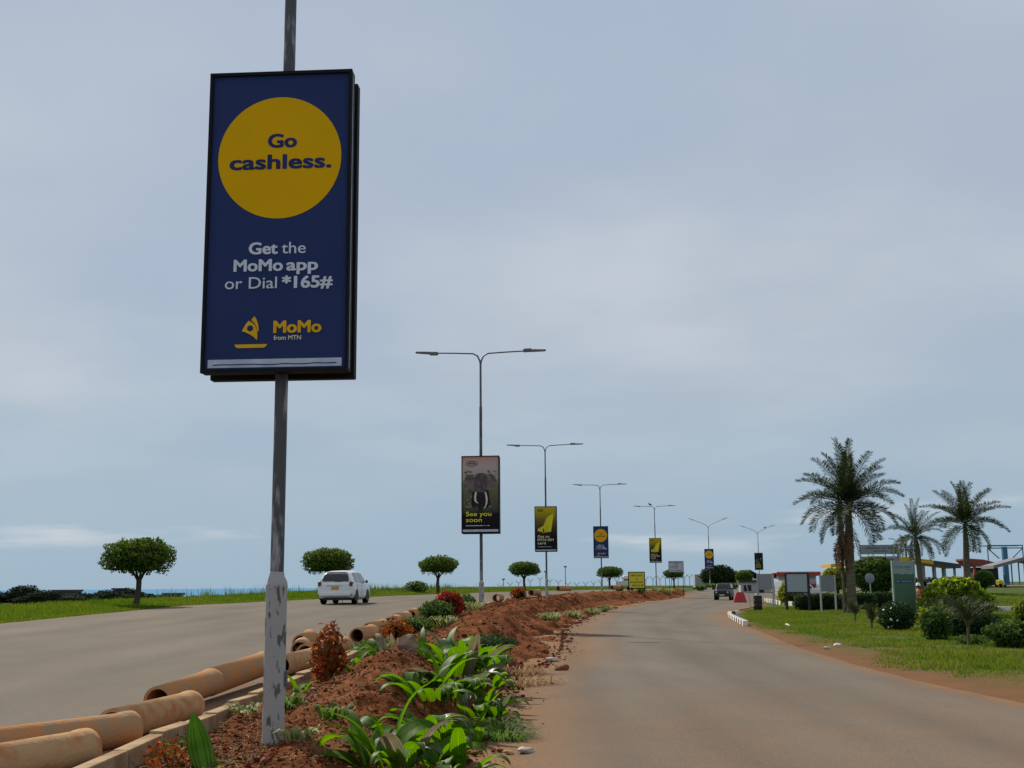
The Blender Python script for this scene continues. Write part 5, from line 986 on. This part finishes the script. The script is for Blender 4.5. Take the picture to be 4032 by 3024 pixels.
def round_tree(name, label, loc, ax, h, mat, n, size, seed, rt=.16, group=None, core=.8, lump=.22):
    rng = np.random.default_rng(seed); t = thing(name, label, 'tree', loc, 0, group); P, d = ellip_shell(n, ax, rng, lump, .55, seed=seed); P[:, 2] += h
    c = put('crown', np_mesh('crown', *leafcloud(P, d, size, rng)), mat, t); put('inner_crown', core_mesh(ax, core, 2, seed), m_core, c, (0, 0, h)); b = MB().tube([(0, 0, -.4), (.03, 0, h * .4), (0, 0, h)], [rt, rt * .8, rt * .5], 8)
    for k in range(4): a = k * 1.57 + .4; b.tube([(0, 0, h * .5), (ax[0] * .5 * math.cos(a), ax[1] * .5 * math.sin(a), h)], [rt * .5, rt * .2], 5)
    b.put('trunk', m_bark, t); return t
round_tree('garden_tree', 'dark round crowned tree behind the round sign', (28.2, 95, float(zg(28.2, 95))), (1.85, 1.6, 1.35), 2.15, m_mid, 6000, .26, 131, lump=.25); round_tree('garden_tree', 'yellow green topped tree just left of the tallest palm', (26.6, 100, float(zg(26.6, 100))), (1.2, 1.1, .85), 2.1, m_ylw, 2600, .26, 132)
round_tree('garden_tree', 'clipped ball tree beside the dark red kiosk at right', (40.6, 105, float(zg(40.6, 105))), (.85, .85, .75), 1.25, m_mid, 2600, .15, 133, .1)
round_tree('far_tree', 'broad dark tree behind the jeep', (40.2, 238, float(zg(40, 238)) - .3), (3.6, 2.6, 2.1), 2.6, m_ficus_dark, 4200, .5, 134, .25); round_tree('far_tree', 'smaller clipped tree right of the broad dark tree', (41.5, 219, float(zg(41.5, 219)) - .1), (1.5, 1.4, 1.1), 2.2, m_ficus, 2200, .3, 135)
for k, x in enumerate((40.9, 42.6, 44.2, 46.0, 47.8)): shrub('far_hedge', 'dark distant hedge bush in the row below the yellow canopy', (x, 124, float(zg(x, 124)) - .1), (1.0, .8, .55), m_dark, 900, .22, 140 + k, 'hedge', 'hedge bushes below the canopy', stems=False)
for k, (x, y, sx_, sz_) in enumerate(((21.8, 98, 1.0, .95), (22.8, 103, 1.0, .7), (24.3, 96, .9, .45), (25.6, 95, .9, .5))): shrub('island_shrub', ['tallest yellow leaved shrub on the kerbed island', 'yellow shrub behind the tallest one on the kerbed island', 'low yellow shrub under the black framed board', 'low yellow shrub at the right end of the kerbed island'][k], (x + .5, y, .05), (sx_, .9, sz_), m_ylw, 1500, .24, 150 + k, lump=.3)
# saplings: young palms on the lawn
def young_palm(label, x, y, n, L, seed, h=.25):
    rng = np.random.default_rng(seed); t = thing('young_palm', label, 'palm tree', (x, y, float(zg(x, y)) - .03), rng.uniform(0, 6), 'young palms on the lawn'); MB().tube([(0, 0, -.05), (.01, 0, h)], [.05, .035], 7).put('trunk', m_palmtrunk, t)
    v = [frond_mesh(L, rng.uniform(1.05, 1.45), rng.uniform(.7, 1.3), rng, 26, L * .30, .022) for _ in range(3)]
    for k in range(n): r, l = v[k % 3]; o = put('frond', r, m_rach, t, (0, 0, h), (0, rng.uniform(-.2, .2), k * 2.4)); o2 = put('leaflets', l, m_palm, o)
young_palm('small young palm in front of the tallest palm', 15.2, 54.4, 9, .75, 161, .35); young_palm('young palm in front of the dark clipped hedge block', 12.75, 34.4, 11, 1.15, 162, .55); young_palm('young palm right of the flower bush', 14.9, 43.0, 9, 1.0, 163, .35); young_palm('young palm left of the flower bush', 13.5, 46.2, 8, .8, 164, .3)

# ------------------------------------------------------------------ person with a strimmer pole behind the bush
m_hivis = M('hi_vis_orange', (.75, .16, .06), .7, var=.1); m_cloth = M('dark_trousers', (.03, .03, .035), .8); m_skin = M('skin', (.10, .055, .035), .6); m_pale = M('pale_band', (.7, .66, .62), .7)
def skin_body(name, verts, edges, radii, mat, parent, root=0):
    me = bpy.data.meshes.new(name); me.from_pydata(verts, edges, []); o = bpy.data.objects.new(name, me); COL.objects.link(o); m = o.modifiers.new('skin', 'SKIN'); me.skin_vertices[0] if me.skin_vertices else None
    sv = me.skin_vertices[0].data
    for i, r in enumerate(radii): sv[i].radius = r if isinstance(r, tuple) else (r, r); sv[i].use_root = i == root
    s = o.modifiers.new('sub', 'SUBSURF'); s.levels = s.render_levels = 2; bpy.context.view_layer.update(); dg = bpy.context.evaluated_depsgraph_get(); nm = bpy.data.meshes.new_from_object(o.evaluated_get(dg)); bpy.data.objects.remove(o)
    for p in nm.polygons: p.use_smooth = True
    nm.materials.clear(); return put(name, nm, mat, parent)
t = thing('person', 'person in orange vest and white helmet holding a pole beside the totem', 'person', (23.95, 72, float(zg(23.9, 72)) - .08), rad(-65))
V = [(0, 0, .86), (0, 0, 1.02), (0, .03, 1.25), (0, .02, 1.40), (0, 0, 1.49), (0, -.03, 1.58), (0, -.03, 1.68), (-.1, 0, .82), (-.11, -.03, .47), (-.11, 0, .09), (-.11, -.15, .04), (.1, 0, .82), (.11, .03, .47), (.11, .04, .09), (.11, -.1, .04), (-.19, .01, 1.37), (-.24, -.03, 1.12), (-.16, -.25, 1.02), (.19, .01, 1.37), (.24, -.08, 1.14), (.10, -.30, 1.08), (-.14, -.32, 1.01), (.06, -.37, 1.08)]
Eg = [(0, 1), (1, 2), (2, 3), (3, 4), (4, 5), (5, 6), (0, 7), (7, 8), (8, 9), (9, 10), (0, 11), (11, 12), (12, 13), (13, 14), (3, 15), (15, 16), (16, 17), (17, 21), (3, 18), (18, 19), (19, 20), (20, 22)]
Rr = [(.15, .11), (.15, .10), (.17, .11), (.15, .10), .06, (.085, .10), (.075, .09), .09, .065, .045, .04, .09, .065, .045, .04, .06, .045, .035, .06, .045, .035, .035, .035]
body = skin_body('body', V, Eg, Rr, m_skin, t)
body.data.materials.append(m_cloth); 
for p in body.data.polygons:
    if p.center.z < .95 and abs(p.center.y) < .2: p.material_index = 1
MB().tube([(0, .01, .90), (0, .015, 1.0), (0, .03, 1.2), (0, .03, 1.36), (0, .015, 1.44)], [.205, .195, .22, .215, .10], 16, False).put('vest', m_hivis, body); MB().tube([(0, .02, 1.10), (0, .023, 1.15)], [.222, .226], 16, False).put('reflective_band', m_pale, body)
MB().lathe([(.0, .15), (.05, .145), (.10, .11), (.125, .05), (.13, .0), (.17, -.01), (.165, -.02), (.12, -.015)], 16, (0, -.03, 1.66)).put('helmet', M('white_helmet', (.78, .78, .76), .4), body)
MB().lathe([(0, .04), (.015, .02), (.02, -.02), (.0, -.025)], 8, (0, -.135, 1.60)).put('nose', m_skin, body)
tag(MB().tube([(0, 0, 0), (.75, .25, .5), (1.65, .5, 1.05)], [.016, .016, .014], 6).put('tool_pole', m_trim, None, (23.7, 71.6, float(zg(23.9, 72)) + .55)), 'long dark tool pole held by the person in orange', 'tool')

# ------------------------------------------------------------------ buildings on the right and behind
m_bwall = M('kiosk_wall', (.36, .36, .37), .8, var=.06, scale=1); m_redf = M('red_fascia', (.34, .035, .025), .5); m_dkin = M('dark_interior', (.02, .02, .022), .8); m_wtrim = M('white_trim', (.55, .56, .57), .6)
gz = float(zg(35.5, 150)); t = thing('kiosk_building', 'grey kiosk with a red flat roof fascia behind the boards', 'building', (35.6, 152, gz - .2), rad(-4))
MB().box(-2.45, 2.2, 0, 3, 0, 2.2).put('wall', m_bwall, t); fr = MB().box(-2.75, 2.7, -.5, 3.2, 2.75, 3.22).put('roof', m_redf, t, bevel=.02); MB().box(-2.7, 2.65, -.45, 3.1, 3.222, 3.30).put('roof_edge', m_wtrim, fr); MB().box(-2.45, 2.2, .03, 2.9, 2.201, 2.745).put('frieze', m_wtrim, t)
for k in range(22): MB().box(-2.3 + k * .2, -2.22 + k * .2, -.02, .029, 2.3, 2.65).put('frieze_louvre', m_sback, t)
MB().box(.5, 1.9, -.06, -.002, .5, 1.5).put('window', m_dkin, t); MB().box(.3, 2.1, -.5, -.01, 1.55, 1.78).put('awning', m_redf, t); MB().box(-3.3, -2.78, -.2, .3, 2.5, 3.1).put('side_sign', m_dkin, t); MB().box(-.9, 0, -.62, -.505, 2.75, 3.0).put('name_plate', m_wtrim, t)
MB().box(-1.6, -.9, -.05, -.002, .2, 1.9).put('door', m_dkin, t)
# low wall and dark sheds left of the kiosk
t = thing('low_shed', 'low grey shed with dark roof left of the kiosk', 'building', (33.0, 166, float(zg(32, 166)) - .2), rad(-5)); MB().box(-2.0, 2.0, 0, 3, 0, 1.7).put('wall', m_bwall, t); MB().box(-2.3, 2.3, -.3, 3.2, 1.702, 1.95).put('roof', m_dkin, t); MB().box(-1.6, -.6, -.04, -.002, .5, 1.3).put('window', m_dkin, t); MB().box(.3, 1.1, -.04, -.002, .1, 1.5).put('door', m_dkin, t)
# big direction sign made of stacked grey panels
t = thing('overhead_sign', 'big grey sign of stacked horizontal panels behind the palms', 'sign', (39.3, 130, float(zg(39, 130))), rad(-2)); z0 = float(zg(39, 130))
for k, (a, b) in enumerate(((4.75, 5.75), (3.62, 4.52), (2.5, 3.38), (1.5, 2.3))):
    p = MB().box(-2.15, 2.05, -.06, .06, a - z0, b - z0).put('panel', M('sign_slate', (.20, .235, .25), .5, var=.06), t, bevel=.01); bars(p, -1.5, b - z0 - .42, 2.9, .16, -.064, M('sign_text_dark', (.045, .055, .06), .5), 16); bars(p, -.7, b - z0 - .72, 1.5, .12, -.064, M('sign_text_dark', (.045, .055, .06), .5), 9) if k == 0 else None
for x in (-2.0, -.7, .6, 1.9): MB().box(x - .05, x + .05, .065, .16, -.3, 5.75 - z0).put('post', m_sback, t)
# petrol station canopy
m_yfas = M('yellow_fascia', (.56, .33, .02), .5); m_dkb = M('dark_band', (.04, .04, .05), .5); z0 = float(zg(60, 190)); t = thing('station_canopy', 'yellow edged station canopy on grey columns behind the palms', 'canopy', (60, 192, z0), rad(-3))
c = MB().prism([(-10.5, 3.75 - z0 + .9), (1.2, 4.75 - z0 + .9), (9.3, 3.55 - z0 + .9), (9.3, 2.95 - z0 + .9), (1.2, 4.15 - z0 + .9), (-10.5, 3.2 - z0 + .9)], -4, 4).put('roof', m_yfas, t); MB().prism([(5.2, 4.17 - z0 + .9), (9.36, 3.56 - z0 + .9), (9.36, 2.93 - z0 + .9), (5.2, 3.53 - z0 + .9)], -4.02, -3.98).put('dark_end', m_dkb, c)
for x in (3.8, 5.6, 7.1, 8.6, -6, -2, 1):
    for y in (-3, 3): MB().box(x - .16, x + .16, y - .16, y + .16, -.3, 3.62 - z0 + .9).put('column', m_sback, t)
MB().box(-3.2, -1.0, -3.6, -3.2, .3, 3.3).put('yellow_panel', M('panel_yellow', (.60, .46, .02), .5), t); MB().box(-8.5, -4.5, -2, 2, 0, 2.6).put('shop_wall', m_wtrim, t); MB().box(-8.4, -4.6, -2.06, -2.002, 1.9, 2.4).put('shop_band', m_redf, t)
# dark red roofed shed and arch canopy at far right
z0 = float(zg(58, 150)); t = thing('red_roof_shed', 'shed with dark red sloping roof and dark front at the right', 'building', (58.1, 150, z0 - .2), rad(-3))
MB().box(-1.0, 1.7, 0, 4, 0, 2.4).put('front_wall', m_dkin, t); MB().box(-1.25, -1.003, -.1, .3, 0, 2.6).put('red_corner', m_redf, t); MB().prism([(-2.1, 3.5), (-.2, 3.35), (2.2, 2.75), (2.2, 2.55), (-1.2, 2.5), (-2.1, 3.3)], -.6, 4.2).put('roof', M('dark_red_sheet', (.22, .045, .035), .6), t)
z0 = float(zg(58, 138)); t = thing('arch_canopy', 'grey low gabled walkway canopy at the right edge', 'canopy', (57.6, 138, z0 - .1), rad(-3)); MB().prism([(-3.4, 2.35), (0, 3.25), (3.4, 2.6), (3.4, 2.2), (0, 2.85), (-3.4, 2.0)], -1.2, 3).put('roof', M('canopy_grey', (.17, .165, .175), .6), t)
for x in (-1.0, -.2, 1.6, 2.8): MB().box(x - .06, x + .06, -.06, .06, -.2, 2.75).put('post', m_sback, t)
z0 = float(zg(62, 150)); t = thing('steel_gantry', 'blue steel lattice gantry on top at the right edge', 'gantry', (61.6, 152, z0), rad(-3)); m_blue = M('blue_steel', (.05, .16, .28), .5, metal=.2); Z = lambda q: q - z0
MB().box(-.28, .28, -.28, .28, 0, Z(6.05)).put('column', m_blue, t)
for P in ([(-2.1, 0, Z(6.22)), (2.3, 0, Z(6.22))], [(-2.1, 0, Z(5.9)), (2.3, 0, Z(5.9))], [(-2.05, 0, 0), (-2.05, 0, Z(6.25))], [(2.25, 0, 0), (2.25, 0, Z(6.25))], [(-2.0, 0, Z(5.85)), (-.7, 0, Z(4.6))], [(2.2, 0, Z(5.85)), (.9, 0, Z(4.6))], [(-2.1, 1.5, Z(6.22)), (2.3, 1.5, Z(6.22))]): MB().tube(P, .07, 6).put('beam', m_blue, t)
# yellow machines on the far lawn
m_ym = M('machine_yellow', (.62, .46, .02), .45)
for k, x in enumerate((46.0, 48.0)):
    t = thing('lawn_machine', ['left yellow machine parked at the far lawn edge', 'right yellow machine parked at the far lawn edge'][k], 'machine', (x, 120, float(zg(x, 120)) + .02), .4 * k, scale=.75); MB().prism([(-.5, .3), (.45, .3), (.5, .62), (.2, .78), (-.1, .95), (-.5, .9)], -.3, .3).put('hood', m_ym, t, bevel=.04); MB().box(-.45, .6, -.32, .32, .16, .298).put('deck', M('machine_red', (.3, .04, .03), .5), t)
    for wx, r in ((-.35, .24), (.45, .16)):
        for wy in (-.36, .36): MB().lathe([(0, -.06), (r * .5, -.07), (r, -.05), (r, .05), (r * .5, .07), (0, .06)], 16).put('wheel', m_tyre, t, (wx, wy, r), (math.pi / 2, 0, 0))
    MB().tube([(.1, 0, .7), (-.15, 0, 1.15)], .03, 6).put('steering_column', m_trim, t)
# far lamp posts near the station
for k, (x, s) in enumerate(((66.5, -1), (60.0, 1))):
    t = thing('far_street_lamp', ['thin far lamp post left of the rightmost palm trunk', 'thin far lamp arm right of the slender palm'][k], 'street lamp', (x, 205, float(zg(x, 205)))); MB().tube([(0, 0, 0), (0, 0, 6.2), (s * .3, 0, 6.9), (s * 2.2, 0, 7.7)], [.09, .07, .06, .05], 6).put('pole', m_arm, t); MB().box(s * 2.5 - .4, s * 2.5 + .4, -.12, .12, 7.68, 7.80).put('lamp_head', m_lamph, t)
# white house behind the jeep
z0 = float(zg(50, 262)); t = thing('white_house', 'white house with dark gabled roof behind the junction', 'building', (50.8, 262, z0 - .3), rad(10)); MB().box(-3, 3.2, 0, 5, 0, 2.3).put('wall', m_wtrim, t); MB().prism([(-3.5, 2.25), (0, 4.2), (3.7, 2.25), (3.7, 2.05), (0, 3.9), (-3.5, 2.05)], -.5, 5.3).put('roof', m_dkin, t)
for x in (-2.2, -.6, 1.2): w_ = MB().box(x, x + .8, -.06, -.002, .8, 1.8).put('window', m_dkin, t)
MB().box(-4.6, -2.4, -2.4, -2.1, -.2, 1.5).put('garden_wall', m_bwall, t)
z0 = float(zg(37.9, 240)); tag(MB().box(-1.2, 1.2, 0, 3, 0, 2.9).put('grey_block', m_bwall, None, (37.6, 244, z0 - .1), bevel=.05), 'grey concrete block wall left of the broad dark tree', 'wall')
# far dark treeline with houses on the left, across the slope
z0 = -6.5; rng = random.Random(4); base_t = [round_tree('distant_tree', 'dark distant tree in the left treeline', (0, 0, 0), (6.0, 5, 4.2), 5.0, m_fargreen, 1500, 1.1, 201 + k, .4, 'distant trees on the left skyline', .86, .35) for k in range(3)]
xs_ = [-274 + k * 3.5 for k in range(42)]
for k, x in enumerate(xs_):
    o = base_t[k] if k < 3 else copy_tree(base_t[k % 3]); y = 560 + 60 * (k % 2) + rng.uniform(-15, 15); s = rng.choice((.85, .95, 1.05, 1.15, 1.3)) if x < -175 else rng.uniform(.45, .7)
    o.location = (x + rng.uniform(-2, 2), y, float(zg(x, y)) - .6); o.scale = (s * rng.uniform(1.0, 1.5), s, s * rng.choice((.42, .48, .55, .62, .75))); o.rotation_euler = (0, 0, rng.uniform(0, 6))
m_hw = M('far_house_wall', (.10, .10, .10), .8); m_hr = M('far_house_roof', (.075, .055, .055), .8)
for k, (x, w, h) in enumerate(((-226, 6, 6.0), (-199, 2.5, 6.6), (-172, 4, 4.0), (-248, 3, 5.2))):
    z = float(zg(x, 612)) - .6; t = thing('distant_house', ['wide flat roofed distant house on the left skyline', 'narrow pale distant house among the left trees', 'low distant house near the lake gap', 'small distant house at the far left'][k], 'building', (x, 612, z), 0); MB().box(-w, w, 0, 8, 0, h).put('wall', m_hw, t); MB().box(-w - .6, w + .6, -.8, 8.8, h + .02, h + 1).put('roof', m_hr, t)
    for q in range(3): MB().box(-w * .6 + q * w * .55, -w * .6 + q * w * .55 + 1.2, -.1, -.01, h * .45, h * .7).put('window', m_dkin, t)
# island planting at the junction (beyond the median end)
for k, (q, o_) in enumerate(((188, .6), (193, -.5), (199, .4), (206, -.3), (176, 1.2))):
    x = float(Cx(q)) + o_; tuft('grass_tuft', 'coarse grass tuft on the far junction island', x, q, 120, .9, m_gb, 300 + k, .5, .05, .9, 'tufts on the junction island', z=float(zg(x, q)) + .1)
